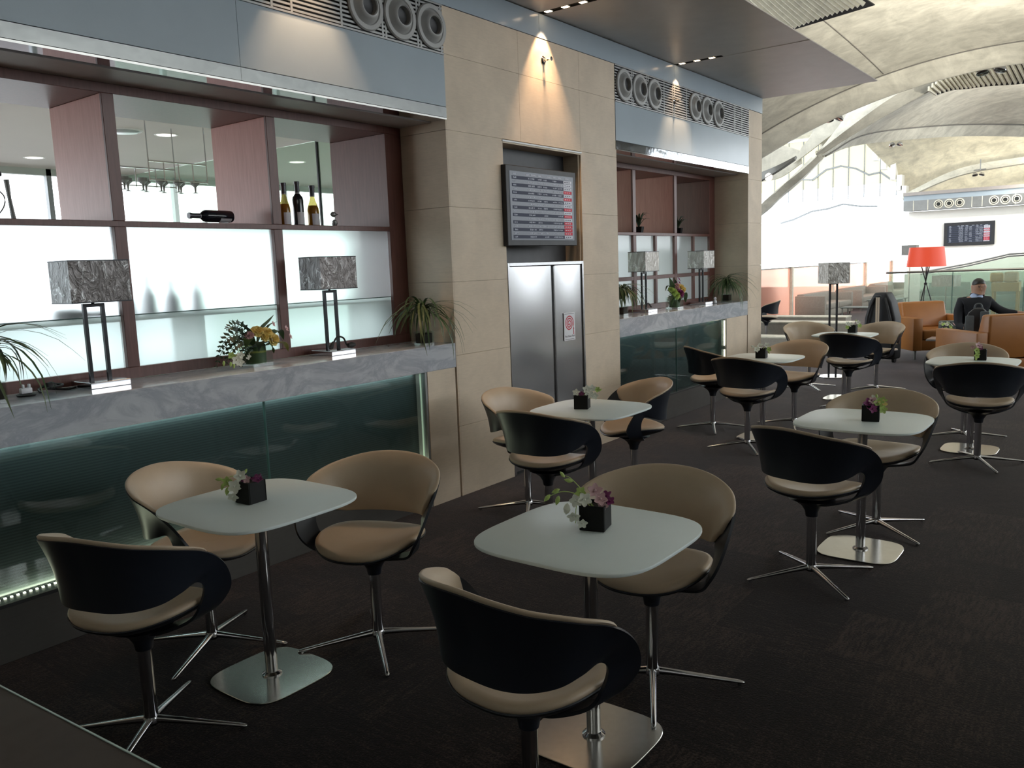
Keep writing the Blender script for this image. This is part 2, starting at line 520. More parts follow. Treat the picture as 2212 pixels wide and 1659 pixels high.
def copy_tree(o, parent=None):
    c = o.copy(); COL.objects.link(c)
    if parent is not None: c.parent = parent
    for ch in list(o.children): copy_tree(ch, c)
    return c

def instance(src, label, loc, rz=0.0, group=None):
    c = copy_tree(src)
    c.location = loc; c.rotation_euler = (0, 0, rz)
    tag(c, label, None, group)
    return c

def cr(pts, n, closed=False):
    """Catmull-Rom through points, n samples"""
    pts = [Vector(p) for p in pts]
    m = len(pts); out = []
    for k in range(n):
        t = k / (n - 1) * (m - 1)
        i = min(int(t), m - 2); u = t - i
        p1, p2 = pts[i], pts[i + 1]
        p0 = pts[i - 1] if i > 0 else p1 * 2 - p2
        p3 = pts[i + 2] if i + 2 < m else p2 * 2 - p1
        out.append(.5 * ((2 * p1) + (p2 - p0) * u + (2 * p0 - 5 * p1 + 4 * p2 - p3) * u * u + (3 * p1 - p0 - 3 * p2 + p3) * u ** 3))
    return out

def superellipse(a, b, n, k):
    out = []
    for i in range(k):
        t = 2 * pi * i / k
        c, s = cos(t), sin(t)
        out.append((a * abs(c) ** (2 / n) * (1 if c >= 0 else -1), b * abs(s) ** (2 / n) * (1 if s >= 0 else -1)))
    return out


# ================================================================== STRUCTURE
# floor
f = MB().box(-16, 13, -9, 48, -.12, 0).build('floor', M['carpet'], smooth=False)
tag(f, 'dark brown streaked carpet under all the tables and chairs', 'carpet', kind='structure')

# ---- left stone wall (face on x = 0), pillars between the bar bays
wall = MB()
wall.box(-1.1, -.19, 4.62, 7.02, 0, 3.73)          # core of the middle pillar
wall.box(-.19, -.014, 4.62, 5.27, 0, 3.55); wall.box(-.19, -.014, 6.40, 7.02, 0, 3.55)
wall.box(-.19, -.014, 5.27, 6.40, 2.675, 3.55)
wall.box(-1.1, -.014, 10.34, 10.786, 0, 3.73)      # end pillar
wall.box(-1.1, -.014, -1.1, 1.14, 0, 3.73)         # part before the first bay
wall.box(-1.1, -.014, -9, -4.42, 0, 3.73); wall.box(-1.1, -.014, -4.42, -1.1, 0, 1.165); wall.box(-1.1, -.014, -4.42, -1.1, 2.767, 3.73)   # unseen bay added for its window light
wall.box(-1.1, -.46, 1.14, 4.62, 0, 1.0); wall.box(-1.1, -.46, 7.02, 10.34, 0, 1.0)      # under the bars
wall.box(-1.1, -.02, 1.14, 4.62, 2.86, 3.73); wall.box(-1.1, -.02, 7.02, 10.34, 2.86, 3.73)  # above the bars
wl = wall.build('wall_left', M['joint'], smooth=False)
tag(wl, 'beige limestone wall with bar bays and a screen alcove', 'wall', kind='structure')

def panel(x0, x1, y0, y1, z0, z1, m=None, name='stone_panel', parent=wl, g=.0008, bev=.0007):
    b = MB().box(x0, x1, y0 + g, y1 - g, z0 + g, z1 - g)
    return b.build(name, m or M['stone'], parent, smooth=False, bevel=bev, seg=1)

rows = [0, .535, 1.07, 1.61, 2.15, 2.69, 3.21, 3.535]
for i in range(len(rows) - 1):
    z0, z1 = rows[i], rows[i + 1]
    if z1 <= 2.70:
        panel(-.02, 0, 4.62, 5.27, z0, z1); panel(-.02, 0, 6.40, 7.02, z0, z1)
    else:
        for y0, y1 in ((4.62, 5.51), (5.51, 6.40), (6.40, 7.02)):
            panel(-.02, 0, y0, y1, z0, z1)
    panel(-.02, 0, 10.34, 10.80, z0, z1)
    panel(-.02, 0, .2, 1.14, z0, z1)
# returns of the recesses and of the wall end (slabs turned a quarter)
for yy, d in ((4.62, -1), (7.02, 1), (10.34, -1), (1.14, 1)):
    for i in range(len(rows) - 1):
        if rows[i] > 2.75: continue
        b = MB().box(-.455, -.0004, min(yy, yy + d * .012), max(yy, yy + d * .012), rows[i] + .0015, min(rows[i + 1], 2.765) - .0015)
        b.build('stone_panel', M['stone'], wl, smooth=False)
for i in range(len(rows) - 1):
    MB().box(-1.1, -.0215, 10.788, 10.80, rows[i] + .0015, rows[i + 1] - .0015).build('stone_panel', M['stone'], wl, smooth=False)
# alcove: beige cheeks and head, dark back
MB().box(-.188, -.021, 6.385, 6.40, 1.735, 2.672).build('alcove_cheek', M['stone'], wl, smooth=False)
MB().box(-.188, -.021, 5.27, 5.285, 1.735, 2.672).build('alcove_cheek', M['stone'], wl, smooth=False)
MB().box(-.19, -.0, 5.272, 6.398, 2.660, 2.675).build('alcove_head', M['stone'], wl, smooth=False)
MB().box(-.189, -.176, 5.285, 6.385, 1.72, 2.66).build('alcove_back', M['charcoal'], wl, smooth=False)
MB().box(.0, .006, 5.262, 6.408, 2.672, 2.684).build('alcove_trim', M['alu'], wl, smooth=False)

# ---- blue-grey glass band along the ceiling and above the bars
def trim(n, label, cat='wall panel'):
    t = thing('trim_%d' % n, label, cat, kind='structure'); return t
t1 = trim(1, 'blue grey glass band running under the dark ceiling')
for y0, y1 in ((.2, 2.9), (2.9, 5.81), (5.81, 8.27), (8.27, 10.80)):
    panel(-.02, .004, y0, y1, 3.537, 3.728, M['blue_panel'], 'glass_panel', t1)
t2 = trim(2, 'blue grey glass fascia above the near bar with polished lower strip')
t3 = trim(3, 'blue grey glass fascia above the far bar with polished lower strip')
for t, y0, ym, y1 in ((t2, 1.14, 2.92, 4.62), (t3, 7.02, 8.68, 10.34)):
    for a, b in ((y0, ym), (ym, y1)):
        panel(-.02, .004, a, b, 2.845, 3.197, M['blue_panel'], 'glass_panel', t)
        panel(-.02, .006, a, b, 2.770, 2.843, M['warped_mirror'], 'polished_strip', t)
    MB().box(-.14, .004, y0, y1, 2.758, 2.769).build('mirror_soffit', M['mirror'], t, smooth=False)
    MB().box(-.455, -.141, y0 + .013, y1 - .013, 2.752, 2.766).build('painted_soffit', M['soffit'], t, smooth=False)
    MB().box(-.445, -.02, y0 + .013, y1 - .013, 2.767, 2.86).build('soffit_core', M['dark'], t, smooth=False)

# ---- low dark metal canopy ceiling
can = thing('ceiling', 'low dark bronze metal canopy ceiling over the bar side', 'ceiling', kind='structure')
slots_y = [3.39, 5.845, 8.30, 10.75]
ys = [-9.0, .94, 3.39, 5.845, 8.30, 10.86]
for i in range(len(ys) - 1):
    # each panel leaves the slot for the lamps open
    y0, y1 = ys[i], ys[i + 1]
    lo = y0 + (.032 if i >= 1 else 0)
    hi = y1 - (.032 if i < len(ys) - 2 else 0)
    MB().box(-1.1, 1.378, lo, hi, 3.732, 3.744).build('metal_panel', M['canopy'], can, smooth=False, bevel=.002, seg=1)
    if 0 < i:
        MB().box(.515, 1.378, y0 - .029, y0 + .029, 3.734, 3.743).build('joint_strip', M['canopy'], can, smooth=False)
MB().box(-1.1, .55, -9, 10.6, 3.775, 3.95).build('canopy_core', M['charcoal'], can, smooth=False)

# ---- slot lamps in the canopy
def slot_lamp(y, label):
    t = thing('recessed_slot_light', label, 'ceiling light', (0, y, 3.732), group='slot lights in the dark ceiling')
    MB().box(.0, .512, -.03, .03, .012, .03).build('slot_box', M['dark'], t, smooth=False)
    for sx in (-.0305, .0285): MB().box(.0, .512, sx, sx + .002, -.001, .02).build('slot_lip', M['dark'], t, smooth=False)
    for x in (.075, .24, .405):
        h = MB().box(x - .036, x + .036, -.026, .026, .002, .010).build('lamp_frame', M['alu'], t, smooth=False)
        MB().box(x - .027, x + .027, -.021, .021, -.0005, .0035).build('bulb', M['bulb'], h, smooth=False)
    return t
slot_lamp(3.39, 'slot of three halogen lamps above the grille of the near bar')
slot_lamp(5.845, 'slot of three halogen lamps shining down on the pillar above the flight screen')
slot_lamp(8.30, 'slot of three halogen lamps above the six air nozzles of the far bar')
def spot(name, loc, target, energy, size, blend=.35, col=(1, .66, .40), rad=.02):
    d = bpy.data.lights.new(name, 'SPOT'); d.energy = energy; d.spot_size = size; d.spot_blend = blend
    d.color = col; d.shadow_soft_size = rad
    o = bpy.data.objects.new(name, d); COL.objects.link(o); o.location = loc
    o.rotation_euler = (Vector(target) - Vector(loc)).to_track_quat('-Z', 'Y').to_euler()
for y in (3.39, 5.845, 8.30):
    spot('halogen_spot', (.11, y, 3.718), (.04, y, 2.6), 38, radians(64), .25)
    spot('halogen_spot', (.24, y, 3.718), (.0, y, 2.55), 26, radians(56), .6)
    spot('halogen_spot', (.405, y, 3.715), (.5, y, 0), 14, radians(50), .5)

# ---- air grilles with jet nozzles
def grille(t, y0, y1, divs, nozz, label):
    for (a, b, c, d) in ((y0, y1, 3.198, 3.210), (y0, y1, 3.523, 3.535)):
        MB().box(-.02, .008, a, b, c, d).build('grille_frame', M['alu'], t, smooth=False)
    MB().box(-.019, -.014, y0, y1, 3.21, 3.523).build('backing', M['dark'], t, smooth=False)
    n = 12
    for k in range(n):
        z = 3.212 + (k + .5) * (3.521 - 3.212) / n
        MB().box(-.010, .004, y0, y1, z - .0065, z + .0065).build('slat', M['alu'], t, smooth=False)
    for y in divs:
        MB().box(-.012, .0055, y - .008, y + .008, 3.21, 3.523).build('mullion', M['alu'], t, smooth=False)
    for y in nozz:
        nz = MB().lathe([(.150, .002), (.150, .014), (.142, .022), (.116, .022), (.110, .015), (.104, .019), (.086, .042), (.072, .054), (.064, .056), (.058, .050), (.055, .015)], 36, (0, y, 3.366), 'x', cap=False).build('nozzle_ring', M['nozzle'], t)
        MB().lathe([(.056, .020), (.045, .016), (.0, .014)], 28, (0, y, 3.366), 'x', cap=False).build('nozzle_bore', M['charcoal'], nz)
    return t
g1 = thing('air_grille', 'slatted air grille with three round nozzles above the near bar', 'air vent', group='air grilles above the bars')
grille(g1, 1.15, 4.62, [2.0, 2.1, 3.16, 3.30, 3.68, 4.03, 4.06, 4.36, 4.39, 4.60], [3.885, 4.19, 4.495], '')
g2 = thing('air_grille', 'slatted air grille with six round nozzles above the far bar', 'air vent', group='air grilles above the bars')
grille(g2, 7.02, 10.34, [7.34, 7.37, 7.65, 7.68, 8.02, 8.22, 8.26, 8.55, 8.92, 8.95, 9.24, 9.55, 9.86, 9.89, 10.1], [7.185, 7.495, 7.80, 8.76, 9.07, 9.385], '')

# ---- sprinklers
def sprinkler(y, z, label):
    t = thing('sprinkler_head', label, 'sprinkler', (.006 if y > 7 else .0005, y, z))
    MB().lathe([(.034, .0), (.034, .004), (.024, .012), (.016, .012), (.014, .02), (0, .02)], 20, axis='x').build('escutcheon', M['chrome'], t)
    b = MB(); b.lathe([(.010, .012), (.010, .045), (.005, .05)], 12, axis='x'); b.tube([(.045, .012, 0), (.065, .014, 0), (.078, 0, 0)], .0035, 6); b.tube([(.045, -.012, 0), (.065, -.014, 0), (.078, 0, 0)], .0035, 6)
    b.build('nozzle_body', M['chrome'], t)
    MB().lathe([(.0, .078), (.017, .079), (.017, .082), (.0, .083)], 14, axis='x').build('deflector', M['chrome'], t)
sprinkler(5.86, 3.37, 'chrome sprinkler head on the beige pillar in the light cone')
sprinkler(8.26, 3.365, 'chrome sprinkler head between the nozzle groups of the far grille')

# ---- concrete vaults of the hall
def vault_rows(cx, cy, hx, hy, z0, ax, ay, nx, ny):
    rows_ = []
    for i in range(ny + 1):
        ty = -1 + 2 * i / ny; r = []
        for j in range(nx + 1):
            tx = -1 + 2 * j / nx
            r.append((cx + hx * tx, cy + hy * ty, z0 + ax * (1 - tx * tx) + ay * (1 - ty * ty)))
        rows_.append(r)
    return rows_
def vault(name, cx, cy, hx, hy, z0, ax, ay, m, label, th=-.18, nx=24, ny=24):
    o = MB().grid(vault_rows(cx, cy, hx, hy, z0, ax, ay, nx, ny), thick=th).build(name, m)
    return tag(o, label, 'ceiling', kind='structure')
v1 = vault('ceiling', 1.8, 9, 4.62, 9.02, 4.32, 1.08, 1.1, M['concrete'], 'pale concrete vault above the dark canopy')
vault('ceiling', 11.1, 9, 4.6, 9.02, 4.32, 1.08, 1.1, M['concrete'], 'unseen concrete vault added beside the tables to block overhead sky', nx=10, ny=10)  # unseen copies of the vault added to keep out overhead sky
vault('ceiling', 1.8, -9.1, 4.6, 9.02, 4.32, 1.08, 1.1, M['concrete'], 'unseen concrete vault added behind the viewpoint to block overhead sky', nx=10, ny=10)
vault('ceiling', 11.1, -9.1, 4.6, 9.02, 4.32, 1.08, 1.1, M['concrete'], 'unseen concrete vault added over the far corner to block sky', nx=10, ny=10)

def strip(rows_, m, name, parent=None, th=-.12, n=30, sub=1):
    """loft between 3-D lines"""
    R_ = [cr(r, n) for r in rows_]
    return MB().grid(R_, thick=th).build(name, m, parent)
def par(y, dz, x0=-3.0, x1=6.4, k=12):
    return [(x0 + (x1 - x0) * i / k, y, 4.32 - dz * (1 + .25 * abs(((x0 + (x1 - x0) * i / k) - 1.8) / 4.6)) + 1.08 * (1 - (((x0 + (x1 - x0) * i / k) - 1.8) / 4.62) ** 2)) for i in range(k + 1)]
rib = strip([par(18.03, -.01), par(18.10, .02), par(18.32, .28), par(18.42, .33), par(18.62, .30), par(18.75, -.3)], M['concrete'], 'ceiling', th=-.06, n=40)
tag(rib, 'concrete edge rib arching along the end of the near vault', 'ceiling', kind='structure')
gro = strip([par(18.035, .012), par(18.05, .026)], M['groove'], 'joint_groove', rib, th=-.01, n=40)
# long groove on the near vault
def on_v1(x, y): return 4.32 + 1.08 * (1 - ((x - 1.8) / 4.62) ** 2) + 1.1 * (1 - ((y - 9) / 9.02) ** 2)
ln = [(-.95 + (-.25 + .95) * i / 14, 12.0 + 6.0 * i / 14) for i in range(15)]
MB().tube([(x, y, on_v1(x, y) - .002) for x, y in ln], .010, 6).build('joint_groove', M['groove'], rib)

# second vault: near leaf beam, underside, far rib
B1 = [(-2.15, 20.0, 4.02), (-1.66, 20.0, 4.49), (-1.06, 20.0, 5.02), (-.26, 20.0, 5.36), (1.0, 20.0, 5.75)]
B2 = [(-2.07, 20.05, 4.01), (-1.27, 20.05, 4.41), (-.15, 20.05, 4.94), (.30, 20.05, 5.13), (1.25, 20.05, 5.5)]
B0 = [(p[0], p[1] + .25 * k, p[2] + .5 * k) for p, k in zip(B1, (0, .25, 1, 1.2, 1.2))]
v2 = strip([B0, B1, [(a[0] * .5 + b[0] * .5, 19.86, a[2] * .5 + b[2] * .5) for a, b in zip(B1, B2)], B2], M['concrete'], 'ceiling', th=-.10)
tag(v2, 'leaf shaped concrete beam at the front of the second vault', 'ceiling', kind='structure')
Q2 = [(-2.05, 20.08, 4.0), (-1.27, 20.08, 4.41), (-.15, 20.08, 4.93), (.8, 20.2, 5.30), (3.2, 20.4, 5.75)]
Q3 = [(-2.02, 20.3, 4.0), (-1.9, 23.0, 4.72), (-1.15, 25.6, 5.10), (.0, 28.0, 5.30), (1.9, 29.5, 5.18)]
mid = [[tuple(Vector(a).lerp(Vector(b), t) + Vector((0, 0, .55 * sin(pi * t) * k))) for a, b, k in zip(Q2, Q3, (0, .35, .7, .9, .9))] for t in (.2, .4, .6, .8)]
v2u = strip([Q2] + mid + [Q3], M['concrete'], 'ceiling', th=-.12)
tag(v2u, 'shadowed underside of the second concrete vault', 'ceiling', kind='structure')
Q4 = [(-2.25, 20.6, 3.96), (-2.15, 23.2, 4.50), (-1.32, 25.9, 4.83), (-.1, 28.4, 5.02), (1.95, 29.9, 4.86)]
Q5 = [(p[0] - .05, p[1] + .25, p[2] + .5) for p in Q4]
rib2 = strip([[(p[0], p[1], p[2] - .004) for p in Q3], [tuple(Vector(a).lerp(Vector(b), .5) + Vector((.02, -.05, .03))) for a, b in zip(Q3, Q4)], Q4, Q5], M['concrete'], 'ceiling', th=-.05)
tag(rib2, 'concrete rib along the far edge of the second vault', 'ceiling', kind='structure')
MB().tube([(p[0] + .01, p[1] - .02, p[2] - .006) for p in cr(Q3, 30)], .020, 6).build('joint_groove', M['groove'], rib2)
# springing leg where the ribs meet, going down behind the end pillar
leg_t = [(-2.1, 20.05, 4.05), (-2.5, 20.1, 3.72), (-3.1, 20.2, 3.30), (-3.7, 20.3, 2.6), (-3.95, 20.3, 0)]
leg_b = [(-2.2, 20.5, 3.96), (-2.7, 20.5, 3.52), (-3.4, 20.6, 3.0), (-4.0, 20.6, 2.3), (-4.3, 20.6, 0)]
lg = strip([leg_t, [tuple(Vector(a).lerp(Vector(b), .5) + Vector((.1, -.15, -.02))) for a, b in zip(leg_t, leg_b)], leg_b, [(p[0] - .3, p[1] + .3, p[2] + .1) for p in leg_b]], M['concrete'], 'column', th=-.06)
tag(lg, 'concrete springing column where the vault ribs meet', 'column', kind='structure')
# eye between the ribs: rooflight and louvres
eye_w = strip([[(-2.9, 20.8, 3.95), (-2.24, 20.8, 4.38), (-1.77, 20.8, 4.70), (-1.32, 20.8, 5.08), (-.43, 20.8, 5.42), (.6, 20.8, 5.6)], [(-2.72, 20.82, 4.30), (-2.30, 20.82, 4.75), (-1.9, 20.82, 5.02), (-1.3, 20.82, 5.35), (-.43, 20.82, 5.72), (.6, 20.82, 5.95)], [(-2.45, 20.85, 4.62), (-2.32, 20.85, 5.1), (-2.1, 20.85, 5.35), (-1.3, 20.85, 5.7), (-.43, 20.85, 6.1), (.6, 20.85, 6.3)]], M['concrete'], 'wall_rooflight', th=-.05)
lowc = strip([[(-3.9, 20.9, 3.6), (-3.3, 20.9, 3.65), (-2.75, 20.9, 3.95)], [(-3.9, 20.9, 4.36), (-3.25, 20.9, 4.42), (-2.78, 20.9, 4.25)]], M['concrete'], 'wall_rooflight', th=-.05)
sd = MB().box(-7.0, -4.2, 13.7, 21.5, 0, 6.6).build('wall_light_block', M['hall_wall'], smooth=False); tag(sd, 'grey block added behind the stone wall end to cut light', 'wall', kind='structure')  # block added to cut daylight coming from the left
rf2 = MB().box(-16, 13.2, 36.2, 46.2, 7.9, 8.0); rf2.box(6.5, 13.2, 18, 36.2, 6.6, 6.7); rf2.box(-8, 6.5, 21.8, 36.2, 7.9, 8.0)  # roof added so the glossy fascia mirrors no open sky
rf2 = rf2.build('roof', M['concrete'], smooth=False); tag(rf2, 'concrete roof added to shut out sky over the far hall', 'roof', kind='structure')
roof = MB().box(-2.3, 9, 18.6, 21.8, 6.45, 6.55).build('roof', M['concrete'], smooth=False); tag(roof, 'concrete roof strip added between the vaults to shade the rooflight cheek', 'roof', kind='structure')  # added cover that shades the eye between the ribs
tag(lowc, 'grey concrete upstand below the bright rooflight oval', 'wall', kind='structure')
tag(eye_w, 'grey cheek of the rooflight between two vault ribs', 'wall', kind='structure')
lv = thing('roof_louvre', 'row of pale louvre slats between the two concrete vaults', 'louvre')
lt = cr([(.28, 19.5, 5.04), (.51, 19.5, 5.22), (.74, 19.5, 5.33), (.97, 19.5, 5.36), (1.29, 19.5, 5.38), (1.62, 19.5, 5.40), (1.94, 19.5, 5.42), (2.26, 19.5, 5.43)], 25)
lb_ = cr([(.33, 20.0, 5.01), (.62, 20.0, 5.06), (.9, 20.0, 5.04), (1.16, 20.0, 5.04), (1.48, 20.0, 5.02), (1.8, 20.0, 4.99), (2.13, 20.0, 4.98), (2.45, 20.0, 4.95)], 25)
for k in range(25):
    MB().bar(lt[k], lb_[k], .030, .09).build('slat', M['slat'], lv, smooth=False)
MB().grid([[p + Vector((0, .16, .03)) for p in lt], [p + Vector((0, .12, .0)) for p in lb_]], thick=.02).build('backing', M['charcoal'], lv, smooth=False)  # dark sheet added to make the gaps between slats dark
lv2 = thing('roof_louvre', 'pale louvre slats above the edge of the dark canopy', 'louvre')
for k in range(17):
    t = k / 16
    a = Vector((-.70 + 1.30 * t, 12.0, 5.43 - .20 * t))
    b = a + Vector((.52 - .10 * t, .25, -.56 + .18 * t)) * (1 - .35 * t)
    MB().bar(a, b, .030, .05).build('slat', M['slat'], lv2, smooth=False)
MB().grid([[(-.72, 12.12, 5.50), (.62, 12.12, 5.29)], [(-.18, 12.45, 4.92), (.95, 12.40, 5.02)]], thick=.02).build('backing', M['charcoal'], lv2, smooth=False)  # dark sheet behind these slats, darkens their gaps
# third vault, its warm light put into the concrete colour
v3 = strip([[(-4.5, 31.2, 6.3), (-1.5, 31.2, 6.5), (1.5, 31.2, 6.5), (6, 31.2, 6.4)], [(-4.06, 32.2, 5.5), (-1.5, 32.6, 5.75), (1.5, 32.8, 5.75), (6, 32.8, 5.6)], [(-3.42, 33.4, 4.62), (-1.3, 34.0, 4.85), (1.6, 34.4, 4.9), (6, 34.4, 4.8)], [(-2.9, 34.4, 3.55), (-1.0, 35.0, 3.6), (1.8, 35.6, 3.6), (6, 35.6, 3.5)]], M['concrete_lit'], 'ceiling', th=-.12)
tag(v3, 'warm lit concrete vault beyond the second rib', 'ceiling', kind='structure')
rb3 = strip([[(-3.0, 33.0, 3.80), (-1.26, 33.0, 4.52), (.66, 33.0, 4.72), (2.6, 33, 4.8)], [(-3.0, 32.8, 3.62), (-1.26, 32.8, 4.26), (.66, 32.8, 4.48), (2.6, 32.8, 4.55)], [(-3.0, 32.95, 3.60), (-1.26, 32.95, 4.24), (.66, 32.95, 4.46), (2.6, 32.95, 4.53)]], M['concrete'], 'ceiling', th=-.05)
tag(rb3, 'slim warm concrete rib just above the far fascia', 'ceiling', kind='structure')
stp = MB()
for (x, z0, z1) in ((-4.05, 5.1, 5.6), (-3.75, 4.75, 5.3), (-3.42, 4.35, 4.95), (-3.2, 3.95, 4.5), (-3.05, 3.6, 4.1)):
    stp.box(x - .09, x + .09, 33.1, 33.5, z0, z1)
stp = stp.build('trim_4', M['warm_white'], smooth=False)
tag(stp, 'stepped pale edge beside the far window wall', 'trim', kind='structure')

# ---- far window wall
fw = thing('window_1', 'tall bright window wall with slim mullions at the end of the hall', 'window', kind='structure')
for k in range(22):
    x = -15.5 + .78 * k
    MB().box(x - .02, x + .02, 46.0, 46.08, 4.6, 7.8).build('mullion', M['winframe'], fw, smooth=False)  # mullions left off lower down, standing in for the glare
    if k < 21: MB().box(x + .02, x + .76, 46.03, 46.04, 5.25, 7.8).build('blind', M['blind'], fw, smooth=False)
for pts in ([(-11.6, 5.35), (-10.9, 5.80), (-10.3, 5.72), (-9.6, 6.18), (-8.85, 6.30), (-8.1, 6.1), (-7.46, 5.72), (-6.9, 5.80), (-6.4, 5.4)], [(-12, 3.55), (-11.3, 3.7), (-10.3, 4.08), (-9.5, 4.15), (-8.7, 4.34), (-7.8, 4.16), (-7.0, 4.1)]):
    b = MB()
    for p, q in zip(pts[:-1], pts[1:]): b.bar((p[0], 45.95, p[1]), (q[0], 45.95, q[1]), .1, .09)
    b.build('arched_bar', M['winframe'], fw, smooth=False)

# ---- unseen hall enclosure added to shape the light, open high up on the side
rw = MB().box(13.0, 13.2, -9, 46, 0, 2.3).build('wall_right', M['hall_wall'], smooth=False); tag(rw, 'unseen grey side wall added to hold back low light, open above', 'wall', kind='structure')
rw = MB().box(13.0, 13.2, -9, 5, 2.3, 5.6).build('wall_right', M['hall_wall'], smooth=False); tag(rw, 'unseen closed part of the added grey side wall', 'wall', kind='structure')
rw = MB().box(6.2, 6.4, -2, 30, 0, 1.25).build('wall_partition', M['hall_wall'], smooth=False); tag(rw, 'unseen low grey partition added beside the tables to block low light', 'wall', kind='structure')  # added to darken the foot of the stone wall
rw = MB().box(-3, 13.0, -9.2, -9, 0, 5.6).build('wall_front', M['hall_wall'], smooth=False); tag(rw, 'unseen grey end wall added behind the viewpoint to cut light', 'wall', kind='structure')

# ---- far wall under its own fascia
fa = thing('wall_back', 'bright white far wall under a fascia with air nozzles', 'wall', kind='structure')
MB().box(-2.62, 7, 32.0, 32.3, 0, 3.1).build('wall_face', M['warm_white'], fa, smooth=False)
MB().box(-2.72, 7, 31.55, 32.3, 3.63, 3.74).build('fascia_cap', M['soffit'], fa, smooth=False)
MB().box(-2.72, 7, 31.62, 32.3, 3.46, 3.63).build('glass_band', M['blue_panel'], fa, smooth=False)
MB().box(-2.72, 7, 31.62, 32.3, 3.12, 3.46).build('grille_band', M['alu'], fa, smooth=False)
for x in (-2.4, -1.95, -.62, -.32, .62):
    MB().box(x - .012, x + .012, 31.612, 31.63, 3.12, 3.46).build('band_joint', M['slat'], fa, smooth=False)
for x in (-1.62, -1.30, -.98, .02, .34, .66, 1.9, 2.2):
    nz = MB().lathe([(.150, 0), (.150, -.016), (.118, -.022), (.112, -.006)], 24, (x, 31.62, 3.29), 'y', cap=False).build('nozzle_ring', M['slat'], fa)
    MB().lathe([(.112, -.006), (.092, -.004)], 24, (x, 31.62, 3.29), 'y', cap=False).build('nozzle_dish', M['charcoal'], nz)
    MB().lathe([(.092, -.004), (.088, -.03), (.066, -.036), (.062, -.008)], 24, (x, 31.62, 3.29), 'y', cap=False).build('inner_ring', M['slat'], nz)
    MB().lathe([(.072, -.012), (0, -.012)], 20, (x, 31.62, 3.29), 'y', cap=False).build('nozzle_bore', M['dark'], nz)

spot('added_wall_light', (2.6, 28.6, 5.6), (.6, 32.0, 1.6), 900, radians(100), .8, (1, .97, .90), .2)  # added light brightening the far wall, no fixture behind it

# ---- service room behind the bar screens
br = thing('ceiling', 'beige ceiling of the room behind the bar screens', 'ceiling', kind='structure')
MB().box(-7.0, -2.65, -9, 13.6, 3.12, 3.25).build('plaster_field', M['ceil_beige'], br, smooth=False)
MB().box(-2.65, -1.0, -9, 10.3, 3.095, 3.25).build('pale_border', M['ceil_pale'], br, smooth=False)
rw = MB().box(-6.9, -1.1, -9, 10.3, .001, .012).build('floor', M['bounce_floor'], smooth=False)  # pale surface added to bounce light onto the ceiling
tag(rw, 'pale floor added to bounce light in the room behind the bar screens', 'floor', kind='structure')
rw = MB().box(-2.2, -1.1, 10.1, 10.25, .012, 3.09).build('wall_partition', M['ceil_beige'], smooth=False)
tag(rw, 'plain end wall of the room behind the far bar', 'wall', kind='structure')
rw = MB().box(-7.1, -1.1, -9.2, -9.0, 0, 3.25).build('wall_partition', M['ceil_beige'], smooth=False)
tag(rw, 'plain wall of the room behind the near bar', 'wall', kind='structure')
win = thing('window_2', 'wide bright window of the room behind the bar', 'window', kind='structure')
MB().box(-7.0, -6.9, -9, 13.6, 0, .45).build('window_sill', M['ceil_beige'], win, smooth=False)
for y in (-8.5, -6.5, -4.5, -2.5, -.5, 1.5, 3.6, 5.0, 6.7, 8.6, 10.6, 13.5):
    MB().box(-6.98, -6.9, y - .03, y + .03, .45, 3.12).build('mullion', M['winframe'], win, smooth=False)
MB().box(-6.98, -6.9, -9, 13.6, 3.04, 3.12).build('window_head', M['ceil_pale'], win, smooth=False)
w3 = thing('added_window', 'frosted glass window added in an unseen bar bay behind the viewpoint', 'window', kind='structure')  # added bay window, lights the chair shells from behind left
for a, b_ in ((-4.42, -3.3), (-3.26, -2.24), (-2.2, -1.1)):
    MB().box(-.482, -.474, a, b_, 1.17, 2.765).build('frosted_pane', M['frost_green'], w3, smooth=False)
for y in (-3.28, -2.22): MB().box(-.5, -.45, y - .02, y + .02, 1.166, 2.766).build('mullion', M['wood'], w3, smooth=False)
gp = thing('glass_partition', 'green tinted glass partition behind the three upright bottles', 'partition', kind='structure')
MB().box(-3.02, -1.1, 6.0, 6.012, 0, 3.1).build('glass_pane', M['green_glass'], gp, smooth=False)
MB().box(-6.9, -3.04, 6.0, 6.012, 0, 3.1).build('glass_pane', M['green_glass'], gp, smooth=False)
MB().box(-3.04, -3.02, 5.99, 6.02, 1.9, 3.1).build('glass_joint', M['lamp_black'], gp, smooth=False)
for (x, y, label) in ((-6.0, 4.45, 'round ceiling downlight behind the near bar, over the left opening'), (-3.75, 4.72, 'round ceiling downlight seen through the middle opening'), (-4.6, 7.0, 'round ceiling downlight behind the green glass'), (-4.4, 3.2, 'round ceiling downlight hidden behind the first wooden divider')):
    t = thing('ceiling_downlight', label, 'ceiling light', (x, y, 3.12), group='round downlights behind the bar')
    MB().lathe([(.0, -.004), (.085, -.004), (.09, -.001)], 24).build('lamp_disc', M['downlight'], t)
    MB().lathe([(.09, 0), (.105, -.006), (.112, 0)], 24, cap=False).build('ring', M['white'], t)
t = thing('ceiling_speaker', 'round grey ceiling speaker in the room behind the middle opening', 'speaker', (-3.78, 4.30, 3.12))
MB().lathe([(0, -.02), (.13, -.018), (.15, -.006)], 28).build('grille', M['alu'], t)
MB().lathe([(.15, 0), (.16, -.012), (.175, 0)], 28, cap=False).build('ring', M['white'], t)
rk = thing('hanging_glass_rack', 'chrome rail rack hanging in the window behind the middle opening', 'rack')
